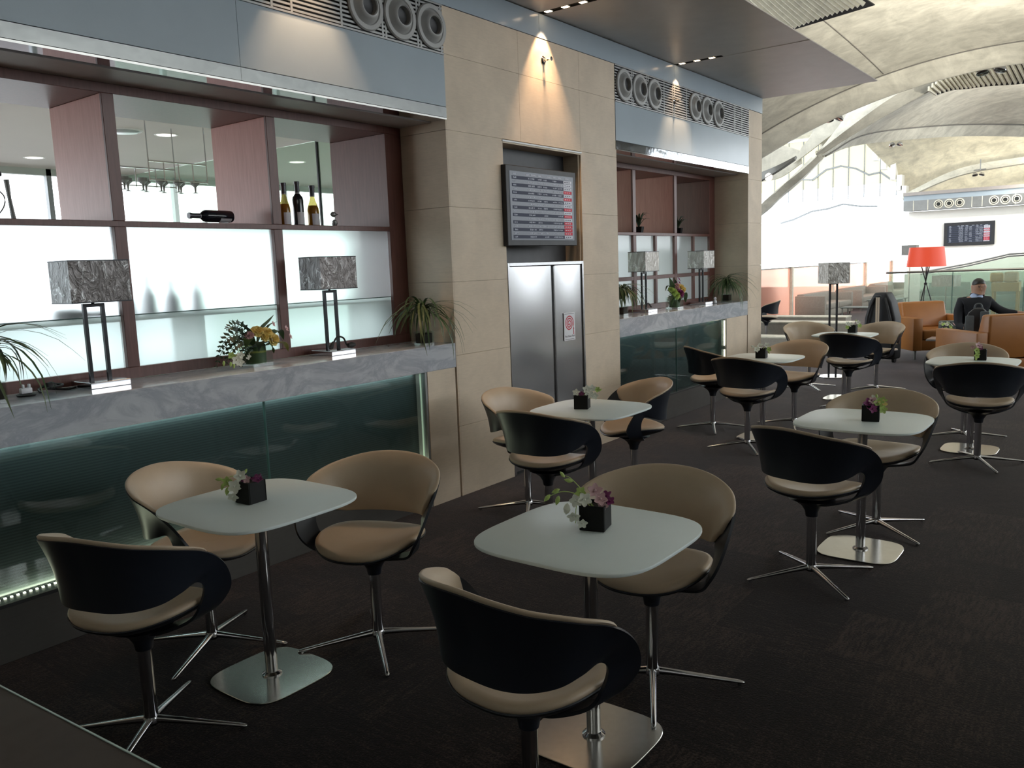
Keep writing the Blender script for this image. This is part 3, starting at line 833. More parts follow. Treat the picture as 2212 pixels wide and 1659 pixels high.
for (y0, y1, x, z) in ((4.07, 4.64, -3.0, 2.745), (3.72, 4.5, -3.3, 2.72)):
    b = MB(); b.tube([(x, y0, z), (x, y1, z)], .008, 6); b.tube([(x, y0, z - .16), (x, y1, z - .16)], .006, 6); b.build('rail', M['chrome'], rk)
    for k in range(5):
        y = y0 + (y1 - y0) * k / 4
        MB().tube([(x, y, z + (.38 if k in (0, 4) else 0)), (x, y, z - .17)], .006, 6).build('rod', M['chrome'], rk)
random.seed(3)
for k in range(9):
    y = 3.86 + .085 * k
    MB().lathe([(.04, 0), (.042, -.03), (.012, -.055), (.006, -.10), (.03, -.11)], 12, (-3.05 - .1 * (k % 2), y, 2.60)).build('hung_glass', M['alu'], rk)

# ================================================================== BAR COUNTERS AND WOODEN SCREENS
def counter(y0, y1, gy0, gy1, gj, label, led):
    t = thing('bar_counter', label, 'counter', (0, (y0 + y1) / 2, 0))
    o = (y0 + y1) / 2
    for (nm, lx, lz, sx, rz_, e_, c_) in (('led_glow', -.086, .974, .014, 0, 2.0, (.88, 1.0, .96)), ('led_glow', -.088, .284, .012, pi, 5.0, (1.0, .92, .66))):
        if led != 'floor' and rz_: continue
        d_ = bpy.data.lights.new(nm, 'AREA'); d_.shape = 'RECTANGLE'; d_.size = sx; d_.size_y = gy1 - gy0 - .06; d_.energy = e_ * (1 if led == 'floor' else .35); d_.color = c_
        lo = bpy.data.objects.new(nm, d_); COL.objects.link(lo); lo.location = (lx, (gy0 + gy1) / 2, lz); lo.rotation_euler = (0, rz_, 0)
    MB().box(-.452, .0, y0 - o, y1 - o, .985, 1.165).build('marble_top', M['marble'], t, smooth=False, bevel=.003, seg=1)
    MB().box(-.452, -.012, gy0 - o, gy1 - o, 0, .255).build('plinth', M['stone_dark'], t, smooth=False, bevel=.003, seg=1)
    MB().box(-.30, -.012, gy0 - o, gy1 - o, .256, .272).build('glass_channel', M['charcoal'], t, smooth=False)
    MB().box(-.30, -.10, gy0 - o, gy1 - o, .272, .985).build('green_back_board', M['green_board'], t, smooth=False)
    for a, b in ((gy0, gj), (gj, gy1)):
        MB().box(-.034, -.024, a + .003 - o, b - .003 - o, .262, .984).build('glass_panel', M['clear_dark'], t, smooth=False)
    MB().box(-.036, -.0225, gj - .004 - o, gj + .004 - o, .262, .984).build('glass_joint', M['frost_edge'], t, smooth=False)
    MB().box(-.30, -.008, gy1 - o, gy1 + .022 - o, .0, .985).build('metal_trim', M['alu'], t, smooth=False)
    MB().box(-.452, -.004, gy1 + .022 - o, y1 - .014 - o, .0, .985).build('stone_pier', M['stone'], t, smooth=False)
    if led == 'floor':
        n = 110
        s = MB()
        for k in range(n):
            y = gy0 + .02 + (gy1 - gy0 - .04) * (k + .5) / n - o
            s.cbox((-.085, y, .276), (.010, .010, .006))
        s = s.build('led_strip', M['led'], t, smooth=False); tag(s, kind='stuff')
        MB().box(-.06, -.045, gy1 - .004 - o, gy1 - .001 - o, .28, .98).build('edge_light', M['led_soft'], t, smooth=False)
    else:
        s = MB()
        for k in range(46):
            if 22 <= k <= 24: continue
            s.cbox((-.020, gy1 - .012 - o, .285 + .68 * (k + .5) / 46), (.006, .016, .009))
        s = s.build('led_strip', M['led'], t, smooth=False); tag(s, kind='stuff')
    return t
counter(1.155, 4.605, 1.16, 4.27, 2.92, 'near grey marble bar counter with dark green glass front and glowing base', 'floor')
counter(7.035, 10.325, 7.036, 9.63, 8.32, 'far grey marble bar counter with green glass front and vertical light dots', 'side')

def screen_unit(y0, y1, stile, muls, label, split):
    t = thing('wooden_bar_screen', label, 'shelf unit', (-.445, y0, 1.165))
    def B(xa, xb, ya, yb, za, zb, name, m, bev=.002):
        o_ = MB().box(xa, xb, ya - y0, yb - y0, za - 1.165, zb - 1.165).build(name, m, t, smooth=False, bevel=bev, seg=1)
        if 'frosted' in name:      # etched on the room side only, the rest of the sheet is clear
            o_.data.materials.append(M['clear'])
            for p_ in o_.data.polygons: p_.material_index = 0 if p_.normal.x > .9 else 1
        return o_
    D = -.60
    B(-.05, 0, y0, y1, 1.166, 1.228, 'bottom_rail', M['wood'])
    B(D, 0, y0, y1, 2.700, 2.7515, 'top_rail', M['wood'])
    B(D, 0, y1 - stile, y1 - .001, 1.2285, 2.6995, 'stile', M['wood'])
    B(D, 0, y0 + .001, y0 + stile, 1.2285, 2.6995, 'stile', M['wood'])
    edges = [y0 + stile] + muls + [y1 - stile]
    for m in muls:
        B(D + .002, -.02, m - .03, m + .03, 2.0305, 2.6995, 'upper_divider', M['wood_lit'])
        B(-.0195, .001, m - .034, m + .034, 2.0305, 2.6995, 'divider_edge', M['wood'])
        B(-.055, .001, m - .034, m + .034, 1.2285, 1.9975, 'mullion', M['wood'])
    B(D, .001, y0 + stile, y1 - stile, 1.998, 2.030, 'shelf', M['wood'])
    for a, b in zip(edges[:-1], edges[1:]):
        l = a + (.035 if a in muls else .0005); r = b - (.035 if b in muls else .0005)
        if split:
            c = (l + r) / 2
            B(-.05, 0, c - .022, c + .022, 1.2285, 1.9975, 'mullion', M['wood'])
            B(-.05, 0, l, c - .0225, 1.508, 1.55, 'cross_rail', M['wood']); B(-.05, 0, c + .0225, r, 1.508, 1.55, 'cross_rail', M['wood'])
            for (p, q) in ((l, c - .023), (c + .023, r)):
                B(-.036, -.028, p, q, 1.229, 1.5075, 'frosted_pane', M['frost'], 0)
                B(-.036, -.028, p, q, 1.5505, 1.9975, 'frosted_pane', M['frost'], 0)
        else:
            B(-.036, -.028, l, r, 1.517, 1.9975, 'frosted_pane', M['frost'], 0)
            B(-.036, -.028, l, r, 1.229, 1.516, 'lower_frosted_pane', M['frost_green'], 0)
            B(-.0275, -.0255, l, r, 1.513, 1.519, 'pane_edge', M['frost_edge'], 0)
    return t
screen_unit(1.16, 4.605, .165, [2.39, 3.435], 'near reddish wooden bar screen with open cubbies above frosted glass', False)
screen_unit(7.035, 10.325, .165, [8.18, 9.19], 'far reddish wooden bar screen with cubbies above a grid of frosted panes', True)
# back-bar ledge behind the near screen, with the bottles that show as soft shapes
lg = thing('back_bar_ledge', 'pale ledge behind the frosted glass of the near bar', 'shelf', (-.78, 2.9, 1.50))
MB().box(-.24, .24, -1.55, 1.5, -.02, .0).build('ledge_top', M['white'], lg, smooth=False)
for y in (-1.5, 0, 1.45): MB().box(-.2, .2, y - .02, y + .02, -.5, -.02).build('bracket', M['white'], lg, smooth=False)
def bottle_prof(h, r, kind=0):
    if kind == 0:   # sloping shoulders
        return [(0, 0), (r * .92, 0), (r, .012), (r, h * .38), (r * .93, h * .46), (r * .72, h * .56), (r * .46, h * .66), (r * .36, h * .74), (r * .34, h * .95), (r * .40, h * .955), (r * .40, h), (0, h)]
    return [(0, 0), (r * .92, 0), (r, .012), (r, h * .60), (r * .92, h * .66), (r * .62, h * .71), (r * .40, h * .75), (r * .36, h * .80), (r * .38, h * .96), (r * .44, h * .965), (r * .44, h), (0, h)]
for (y, h, r, lb) in ((2.55, .19, .043, 'dim bottle shape behind frosted glass, leftmost of the row'), (2.675, .25, .043, 'dim bottle shape behind frosted glass, tall and second in the row'), (2.82, .21, .046, 'dim bottle shape behind frosted glass, short and third in the row'), (2.985, .245, .034, 'dim slim bottle shape behind frosted glass, last of the row')):
    t = thing('bottle', lb, 'bottle', (-.68, y - .05, 1.50), group='bottles seen dimly through frosted glass')
    MB().lathe(bottle_prof(h, r), 16).build('glass_body', M['bottle_dark'], t)
    MB().lathe([(r * .42, h * .80), (r * .45, h), (0, h + .004)], 14).build('foil_cap', M['foil'], t)
t = thing('bottle', 'dim dark bottle lying on its side behind the left frosted pane', 'bottle', (-.60, 2.05, 1.536))
t.rotation_euler = (radians(-90), 0, 0)
MB().lathe(bottle_prof(.27, .034), 16).build('glass_body', M['bottle_dark'], t)
MB().lathe([(.0145, .215), (.0155, .27), (0, .273)], 14).build('foil_cap', M['foil'], t)

# bottles and ornaments in the cubbies
def wine_bottle(loc, kind, label, amber, h=.295, r=.038):
    t = thing('wine_bottle', label, 'bottle', loc, group='wine bottles in the cubbies')
    MB().lathe(bottle_prof(h, r, kind), 24).build('glass_body', M['bottle_amber'] if amber else M['bottle_dark'], t)
    if amber: MB().lathe([(0, .006), (r * .9, .006), (r * .93, .02), (r * .93, h * .38), (r * .86, h * .46), (r * .7, h * .53), (0, h * .53)], 20).build('wine', M['wine'], t)
    lab = [(r * 1.012, h * .06), (r * 1.012, h * .33)]
    rows_ = [[((p[0]) * cos(a), p[0] * sin(a), p[1]) for a in [(-.9 + 2.6 * k / 14) for k in range(15)]] for p in lab]
    MB().grid(rows_, thick=.0006).build('paper_label', M['label_paper'], t)
    MB().lathe([(r * .43, h * .76), (r * .43, h * .945), (r * .5, h * .95), (r * .5, h + .003), (0, h + .003)], 18).build('foil_cap', M['foil'], t)
    MB().lathe([(r * .44, h * .745), (r * .44, h * .76)], 18).build('foil_band', M['label_paper'], t)
    return t
wine_bottle((-.70, 3.70, 2.031), 0, 'golden white wine bottle beside the wooden divider, left of three', True)
wine_bottle((-.70, 3.815, 2.031), 1, 'dark square shouldered wine bottle in the middle of three', False, .31)
wine_bottle((-.70, 3.945, 2.031), 0, 'greenish white wine bottle standing right of the dark bottle', True, .29, .042)
t = wine_bottle((-.70, 3.27, 2.090), 1, 'dark wine bottle lying on a low cradle on the upper shelf', False, .30)
t.rotation_euler = (radians(90), radians(120), 0)
ck = thing('bottle_cradle', 'small clear cradle under the lying dark bottle', 'bottle holder', (-.70, 3.12, 2.0305))
for y in (-.06, .09):
    MB().box(-.045, .045, y - .006, y + .006, 0, .020).build('cradle_foot', M['alu'], ck, smooth=False)
t = wine_bottle((-.70, 1.62, 2.125), 0, 'amber wine bottle tilted upward in a wire stand at the left edge', True, .33, .042)
t.rotation_euler = (radians(-62), 0, 0)
st = thing('wire_bottle_stand', 'grey wire stand holding up the tilted amber bottle', 'bottle holder', (-.70, 1.86, 2.0305))
MB().tube([(0, .085, .215), (0, .09, .12), (.0, .10, .006), (0, .16, .006)], [.014, .010, .014, .006], 8).build('upright', M['alu'], st)
MB().tube(cr([(0, .03, .17), (0, .065, .13), (0, .06, .08), (0, .02, .03), (0, -.04, .004)], 14), .0035, 6).build('wire_hoop', M['alu'], st)
MB().box(-.05, .05, -.26, .18, 0, .005).build('foot', M['alu'], st, smooth=False, bevel=.002)
og = thing('glass_ornament', 'small clear glass bird ornament on the upper shelf', 'ornament', (-.70, 4.135, 2.0305))
MB().box(-.05, .05, -.09, .09, 0, .010).build('base', M['clear'], og, smooth=False)
MB().lathe([(.012, .010), (.022, .03), (.02, .05), (.005, .062)], 10).build('lower_bird', M['alu'], og)
MB().lathe([(.002, -.03), (.018, -.012), (.02, .005), (.006, .03), (.001, .045)], 10, (0, -.005, .098), 'y').build('upper_bird', M['alu'], og)
MB().tube([(0, .01, .055), (0, .012, .08)], .004, 6).build('stem', M['clear'], og)

# ================================================================== STEEL HOSE CABINET, SIGN, FLIGHT SCREEN
hc = thing('hose_cabinet', 'brushed steel double door cabinet under the flight screen', 'cabinet', (-.06, 5.835, 0))
Y0, Y1 = -.563, .563
for (a, b, c, d) in ((Y0, Y0 + .026, 0, 1.735), (Y1 - .026, Y1, 0, 1.735), (Y0 + .026, Y1 - .026, 1.708, 1.735)):
    MB().box(-.12, .064, a, b, c, d).build('frame', M['steel'], hc, smooth=False, bevel=.002, seg=1)
MB().box(-.12, .03, Y0 + .027, Y1 - .027, 0, 1.707).build('carcass', M['dark'], hc, smooth=False)
# slightly dished door sheets
def door(y0, y1, name):
    rows_ = []
    for i in range(25):
        z = .03 + 1.672 * i / 24; r = []
        for j in range(13):
            u = j / 12
            r.append((.052 + .006 * sin(pi * u) * sin(pi * i / 24) + .004 * sin(3.3 * i / 24 * pi) * sin(pi * u), y0 + (y1 - y0) * u, z))
        rows_.append(r)
    return MB().grid(rows_, thick=.016).build(name, M['steel'], hc)
d1 = door(Y0 + .03, .055, 'door'); d2 = door(.110, Y1 - .03, 'door')
MB().box(.034, .046, .058, .080, .03, 1.70).build('pull_channel', M['steel'], hc, smooth=False, bevel=.003)
MB().box(.034, .062, .084, .094, .03, 1.70).build('pull_channel', M['steel'], hc, smooth=False, bevel=.003)
def text_mesh(body, size, ext=.0003):
    cu = bpy.data.curves.new('lettering', 'FONT'); cu.body = body; cu.size = size; cu.align_x = 'CENTER'; cu.extrude = ext
    o = bpy.data.objects.new('lettering', cu); COL.objects.link(o)
    dg = bpy.context.evaluated_depsgraph_get(); dg.update()
    me = bpy.data.meshes.new_from_object(o.evaluated_get(dg))
    bpy.data.objects.remove(o); bpy.data.curves.remove(cu)
    return me
sg = thing('hose_reel_sign', 'white sticker with red hose spiral on the right steel door', 'sign', (.004, 6.14, 1.165), 0)
MB().box(-.003, .0015, -.088, .088, -.122, .122).build('sheet', M['sign_white'], sg, smooth=False)
sp = []
for k in range(121):
    a = k / 120 * 2 * pi * 3.1; r = .008 + .060 * k / 120
    sp.append((r * cos(-a + .3), r * sin(-a + .3)))
b = MB(); vs = []; fs = []
for k, p in enumerate(sp):
    q = Vector(p); rr = q.normalized() * .0058
    for s_ in (-1, 1):
        vs.append((.002, q.x + rr.x * s_ - .006, q.y + rr.y * s_ + .028))
for k in range(len(sp) - 1): fs.append((2 * k, 2 * k + 1, 2 * k + 3, 2 * k + 2))
b.add(vs, fs); b.cbox((.002, .064, -.045), (.0006, .010, .058)); b.cbox((.002, .0625, .0), (.0006, .006, .06))
b.cbox((.002, .064, -.02), (.0006, .014, .012))
b.build('hose_spiral', M['red_sign'], sg, smooth=False)
MB().cbox((.002, 0, .112), (.0006, .15, .003)).build('top_rule', M['ink'], sg, smooth=False)
MB().cbox((.002, 0, -.112), (.0006, .15, .003)).build('bottom_rule', M['ink'], sg, smooth=False)
me = text_mesh('Fire Hose Reel', .026); me.materials.clear(); me.materials.append(M['ink'])
tx = obj('lettering', me, sg, (.0022, 0, -.093)); tx.rotation_euler = (radians(90), 0, radians(90))

def flight_screen(loc, rz, w, h, label, d=.06, bez=.045):
    t = thing('flight_screen', label, 'screen', loc, rz)
    # local: x = out of the screen, y = along, z up
    MB().box(-d, .0, -w / 2, w / 2, -h / 2, h / 2).build('housing', M['bezel'], t, smooth=False, bevel=.006)
    iw, ih = w / 2 - bez, h / 2 - bez
    MB().box(-.004, .0025, -iw, iw, -ih, ih).build('display', M['screen'], t, smooth=False)
    rnd = random.Random(5)
    rows_n = 17; rh = 2 * ih / (rows_n + 1.6)
    rowm, txt, red, wht = MB(), MB(), MB(), MB()
    for k in range(rows_n):
        z = ih - rh * (k + 1.7)
        if k % 2 == 0: rowm.cbox((.0028, -.07 * iw, z), (.0004, 1.74 * iw, rh * .92))
        for (c, ww, nn) in ((-.86, .10, 3), (-.38, .20, 4), (-.12, .13, 4), (.06, .13, 4), (.36, .14, 4), (.53, .16, 5)):
            if rnd.random() < .08: continue
            x = c * iw - ww * iw / 2 * (.6 + .4 * rnd.random())
            for q in range(nn):
                l = ww * iw / nn * (.45 + .4 * rnd.random())
                txt.cbox((.0033, x + l / 2, z + rh * .08 * (rnd.random() - .5)), (.0004, l, rh * (.26 + .2 * rnd.random())))
                x += ww * iw / nn
        cell = (red if k in (3, 5, 8, 10, 12, 13, 14, 15) else wht)
        cell.cbox((.0033, .80 * iw, z), (.0004, .27 * iw, rh * .80))
        for q in range(3):
            (wht if cell is red else rowm).cbox((.0037, (.72 + .07 * q) * iw, z), (.0003, .045 * iw, rh * .22))
    for (c, ww) in ((-.86, .08), (-.48, .09), (-.30, .14), (-.10, .12), (.18, .12), (.36, .1), (.54, .1), (.78, .14)):
        txt.cbox((.0033, c * iw, ih - rh * .7), (.0004, ww * iw, rh * .42))
    for nm, b, m in (('row_bands', rowm, 'scr_row'), ('text_marks', txt, 'scr_text'), ('red_cells', red, 'scr_red'), ('white_cells', wht, 'scr_white')):
        tag(b.build(nm, M[m], t, smooth=False), kind='stuff')
    return t
flight_screen((.045, 5.735, 2.18), 0, 1.0, .625, 'flight information screen hung in the alcove of the beige pillar', .05)
MB().box(-.22, -.05, -.12, .12, -.1, .1).build('wall_bracket', M['charcoal'], bpy.data.objects['flight_screen'], smooth=False)
flight_screen((-.72, 31.93, 2.26), radians(-90), 1.52, .78, 'flight information screen on the bright far wall', .05, .10)

# ================================================================== TABLES
def make_table(label, loc):
    t = thing('cafe_table', label, 'table', loc, group='small white cafe tables')
    pl = superellipse(.342, .342, 3.9, 88)
    MB().prism(pl, .755, .768).build('table_top', M['table_glass'], t, bevel=.0035, seg=2)
    MB().prism(superellipse(.20, .20, 3.3, 40), .742, .7549).build('top_plate', M['alu'], t, smooth=False)
    MB().lathe([(.026, .012), (.026, .742)], 28).build('post', M['chrome'], t)
    MB().lathe([(.042, .0085), (.042, .014), (.030, .022), (.0265, .024)], 28).build('collar', M['chrome'], t)
    MB().prism(superellipse(.216, .216, 3.9, 72), 0.0005, .0085).build('base_plate', M['base_plate'], t, bevel=.002, seg=1)
    return t
tables = [(1.12, 2.025, 'white glass table at the left front, between the bar and three chairs'),
          (2.515, 2.385, 'white glass table in the front middle with the tall orchid spray'),
          (2.795, 4.885, 'white glass table right of the middle with purple and yellow flowers'),
          (1.18, 4.57, 'white glass table in front of the steel cabinet and beige pillar'),
          (1.19, 7.65, 'white glass table in front of the far bar, beside two dark chair backs'),
          (1.24, 10.2, 'farthest small white table, in front of the floor lamp'),
          (2.91, 7.93, 'white glass table at the right edge in front of the orange armchairs')]
tb0 = make_table(tables[0][2], (tables[0][0], tables[0][1], 0))
for x, y, lb in tables[1:]:
    instance(tb0, lb, (x, y, 0), 0)

# ================================================================== CHAIRS
# half profile of the band: A = outer / upper edge, B = inner / lower edge (x, y, z); seat faces +y
HA = [(0, -.272, .835), (.115, -.262, .828), (.215, -.217, .810), (.296, -.126, .784), (.334, -.012, .744), (.336, .078, .676), (.316, .135, .588), (.282, .148, .520), (.232, .112, .462), (.130, .055, .425), (.035, .03, .405)]
HB = [(0, -.228, .574), (.096, -.219, .573), (.173, -.184, .575), (.228, -.122, .583), (.256, -.054, .602), (.268, .006, .618), (.276, .034, .590), (.260, .035, .530), (.226, .010, .462), (.125, -.035, .420), (.035, -.03, .402)]
def mirrored(H):
    return [(-p[0], p[1], p[2]) for p in H[:0:-1]] + H
NS = 121
CA = cr(mirrored(HA), NS); CB = cr(mirrored(HB), NS)
def band(i, v):
    """point on the band; v=0 lower/inner edge, v=1 upper/outer edge, slightly concave profile"""
    a, b = CA[i], CB[i]
    p = b.lerp(a, v)
    s = abs(i / (NS - 1) - .5) * 2
    w = max(0, 1 - s / .5)
    q = Vector((p.x, p.y, 0))
    if q.length > 1e-4: p = p - q.normalized() * (.020 * w * sin(pi * min(max(v, 0), 1)))
    return p
def band_n(i, v):
    i0, i1 = max(i - 1, 0), min(i + 1, NS - 1)
    du = band(i1, v) - band(i0, v); dv = band(i, v + .02) - band(i, v - .02)
    return du.cross(dv).normalized()
sgn = 1 if band_n(NS // 2, .5).y > 0 else -1
def shell_mesh():
    rows_ = []
    for i in range(NS):
        r = []
        # closed ring: outer face up, inner face down
        for v in (0, .12, .3, .5, .7, .88, 1.0): r.append(band(i, v))
        for v in (1.0, .88, .7, .5, .3, .12, 0): r.append(band(i, v) + band_n(i, v) * sgn * .011)
        rows_.append(r)
    b = MB().grid(rows_, close_u=True)
    return b.mesh('back_shell', M['black_shell'], angle=50)
def pad_mesh():
    lo, hi = 33, NS - 1 - 33
    rows_ = []
    K = 26
    for i in range(lo, hi + 1):
        u = (i - lo) / (hi - lo)
        e = min(1.0, min(u, 1 - u) / .07)
        e = sqrt(max(0, 1 - (1 - e) ** 2))
        vc, vh = .535, .535 * (.12 + .88 * e)
        r = []
        for k in range(K):
            a = 2 * pi * k / K
            c, s = cos(a), sin(a)
            cv = abs(c) ** .75 * (1 if c > 0 else -1); tv = abs(s) ** .55 * (1 if s > 0 else -1)
            v = vc + vh * cv - .01
            th = (.024 + .011 * tv * (.35 + .65 * e)) if tv > 0 else (.024 + .013 * tv)
            roll = .012 * max(0, (v - .9)) / .17   # rolls out over the rim
            r.append(band(i, v) + band_n(i, min(v, 1)) * sgn * (th - roll * 1.4))
        rows_.append(r)
    b = MB().grid(rows_, close_u=True)
    n = len(rows_)
    b.f.append(tuple(range(K - 1, -1, -1))); b.f.append(tuple(range((n - 1) * K, n * K)))
    return b.mesh('back_pad', M['leather'], angle=70)
def seat_z(x, y):
    return .505 + .040 * (abs(x) / .245) ** 2.4 + .018 * (max(0, -y) / .24) ** 2 - .012 * (max(0, y) / .24) ** 2
def seat_rings(rings, m=56):
    rows_ = []
    for (s, dz, flat) in rings:
        r = []
        for (x, y) in superellipse(.240, .226, 2.4, m):
            xx, yy = x * s, y * s
            yy += .012
            r.append((xx, yy, seat_z(xx, yy) + dz))
        rows_.append(r)
    return rows_
def seat_mesh():
    b = MB().grid(seat_rings([(.02, -.004, 0), (.3, -.003, 0), (.6, 0, 0), (.82, .003, 0), (.92, .003, 0), (.975, -.004, 0), (1.0, -.014, 0), (.985, -.024, 0), (.94, -.029, 0), (.5, -.03, 0), (.02, -.032, 0)]), close_u=True)
    return b.mesh('seat', M['leather'], angle=60)
def seat_shell_mesh():
    b = MB().grid(seat_rings([(.9, -.0295, 0), (1.0, -.022, 0), (1.012, -.026, 0), (.99, -.034, 0), (.9, -.043, 0), (.6, -.056, 0), (.3, -.07, 0), (.02, -.075, 0)]), close_u=True)
    return b.mesh('seat_shell', M['black_shell'], angle=60)
def leg_mesh():
    prof = [(.020, .052, .017, .016), (.05, .050, .016, .014), (.12, .043, .0145, .0115), (.24, .029, .012, .009), (.34, .0175, .0105, .007), (.358, .0145, .009, .006), (.364, .013, .004, .003)]
    rows_ = []
    for (r, z, w, h) in prof:
        rows_.append([(r, w * cos(2 * pi * k / 12), z + h * sin(2 * pi * k / 12)) for k in range(12)])
    b = MB().grid(rows_, close_u=True); b.f.append(tuple(range((len(prof) - 1) * 12, len(prof) * 12)))
    b.lathe([(0, 0), (.008, 0), (.008, .012), (0, .012)], 10, (.345, 0, .0005))
    return b.mesh('leg', M['chrome'], angle=50)
CH = dict(back_shell=shell_mesh(), back_pad=pad_mesh(), seat=seat_mesh(), seat_shell=seat_shell_mesh(), leg=leg_mesh(),
          hub=MB().lathe([(.0, .435), (.120, .433), (.088, .420), (.054, .395), (.036, .365), (.031, .335), (0, .335)], 28).mesh('hub', M['black_shell']),
          post=MB().lathe([(.0255, .046), (.0255, .34)], 26).mesh('post', M['chrome']),
          foot=MB().lathe([(.0, .030), (.024, .032), (.032, .044), (.031, .058), (.0265, .066), (0, .066)], 26).mesh('base_hub', M['chrome']))
def chair(x, y, face, legs, label, z=0):
    """face: compass-like azimuth the seat looks to (0 = along the wall, 90 = away from it); legs: angle of the first star arm"""
    t = thing('lounge_chair', label, 'chair', (x, y, z), 0, 'swivel bucket chairs around the cafe tables')
    top = radians(-face)
    for nm in ('back_shell', 'seat', 'seat_shell', 'hub'):
        o = obj(nm, CH[nm], t); o.rotation_euler = (0, 0, top)
        if nm == 'back_shell':
            p = obj('back_pad', CH['back_pad'], t); p.rotation_euler = (0, 0, top)
    obj('post', CH['post'], t); obj('base_hub', CH['foot'], t)
    for k in range(4):
        o = obj('leg', CH['leg'], t); o.rotation_euler = (0, 0, radians(legs + 90 * k))
    return t
CHAIRS = [
 (1.10, 1.49, -17, 36, 'chair at the front left corner, dark back to us, before the left front table'),
 (.63, 2.06, 66, 30, 'taupe chair squeezed between the glowing bar front and the left front table'),
 (1.28, 2.50, 162, 52, 'taupe chair facing us on the far right side of the left front table'),
 (2.62, 1.855, 6, 40, 'nearest chair, dark back to us, cut by the bottom edge before the middle table'),
 (2.508, 2.857, 172, 28, 'taupe chair facing us behind the front middle table'),
 (.64, 4.58, 92, 33, 'taupe chair against the beige pillar, left of the cabinet table'),
 (1.10, 4.17, 0, 20, 'dark backed chair with its back to us before the cabinet table'),
 (1.08, 5.32, 222, 45, 'chair turned sideways right of the cabinet table, taupe pad showing'),
 (2.684, 4.335, 16, 46, 'dark backed chair in front of the purple and yellow flower table'),
 (2.775, 5.33, 186, 53, 'taupe chair behind the purple and yellow flower table'),
 (.60, 7.85, 42, 27, 'dark chair turned sideways beside the far bar front'),
 (1.23, 7.16, 6, 35, 'dark backed chair before the table in front of the far bar'),
 (1.25, 8.38, 190, 20, 'taupe chair facing us behind the table in front of the far bar'),
 (1.42, 9.72, 10, 50, 'dark backed chair before the farthest small table'),
 (.62, 10.85, 140, 40, 'taupe chair left of the farthest small table'),
 (1.42, 10.95, 200, 30, 'taupe chair right of the farthest small table, beside the black suitcase'),
 (3.035, 7.43, -8, 30, 'dark backed chair at the right edge, both arms showing'),
 (2.786, 8.42, 178, 25, 'taupe chair behind the right edge table, before the orange armchair'),
 (-2.05, 16.6, -100, 20, 'lone dark chair half hidden behind the end of the stone wall'),
]
for c in CHAIRS: chair(*c)

# ================================================================== FLOWER POTS ON THE TABLES
def petal_mesh(name, m, l=.020, w=.0085, n=5, cup=.006):
    b = MB()
    for k in range(n):
        a = 2 * pi * k / n
        R_ = Matrix.Rotation(a, 4, 'Z')
        rows_ = []
        for i in range(5):
            u = i / 4; ww = w * sin(pi * (.12 + .80 * u)) ; z = cup * (u * u) + .002 * sin(pi * u)
            rows_.append([R_ @ Vector((u * l + .001, s * ww, z - .002 * (1 - abs(s)))) for s in (-1, 0, 1)])
        b.grid(rows_, thick=.0008)
    b.lathe([(.0, .0), (.004, .002), (.0035, .008), (0, .010)], 8)
    return b.mesh(name, m)
PET = {k: petal_mesh('blossom', M[m]) for k, m in (('w', 'petal_white'), ('g', 'petal_green'), ('p', 'petal_pink'), ('u', 'petal_purple'), ('y', 'petal_yellow'))}
BUD = MB().lathe([(0, -.012), (.005, -.006), (.0065, .002), (.004, .010), (0, .016)], 10).mesh('bud', M['petal_green'])
BUDW = MB().lathe([(0, -.014), (.006, -.008), (.009, .002), (.006, .010), (0, .016)], 10).mesh('bud', M['petal_white'])
def place(nm, me, parent, p, d, s=1.0, spin=0.0):
    o = obj(nm, me, parent, p)
    q = Vector(d).to_track_quat('Z', 'Y') @ Euler((0, 0, spin)).to_quaternion()
    o.rotation_mode = 'QUATERNION'; o.rotation_quaternion = q; o.scale = (s, s, s)
    return o
def pot(x, y, rz, label, sprays, blooms, buds, size=.092):
    t = thing('flower_pot', label, 'flower pot', (x, y, .768), rz, 'black cube pots with orchids on the tables')
    h = size / 2
    b = MB()
    for (a, c, d, e) in ((-h, h, -h, -h + .006), (-h, h, h - .006, h), (-h, -h + .006, -h + .006, h - .006), (h - .006, h, -h + .006, h - .006)):
        b.box(a, c, d, e, 0.0005, size)
    b.box(-h + .006, h - .006, -h + .006, h - .006, 0.0005, .006)
    b.build('cube_pot', M['pot'], t, bevel=.002, seg=1)
    MB().box(-h + .0065, h - .0065, -h + .0065, h - .0065, .0065, size - .012).build('soil', M['soil'], t, smooth=False)
    R_ = Matrix.Rotation(-rz, 3, 'Z')     # sprays are given along the room axes
    for sp_ in sprays:
        MB().tube(cr([R_ @ Vector(p) for p in sp_], 12), [.0022 - .001 * k / 11 for k in range(12)], 6).build('stem', M['petal_green'], t)
    rr = random.Random(int(x * 100))
    for (c, p, d, s) in blooms: place('blossom', PET[c], t, R_ @ Vector(p), R_ @ Vector(d), s, rr.random() * 6)
    for (c, p, d, s) in buds: place('bud', BUD if c == 'g' else BUDW, t, R_ @ Vector(p), R_ @ Vector(d), s)
    return t
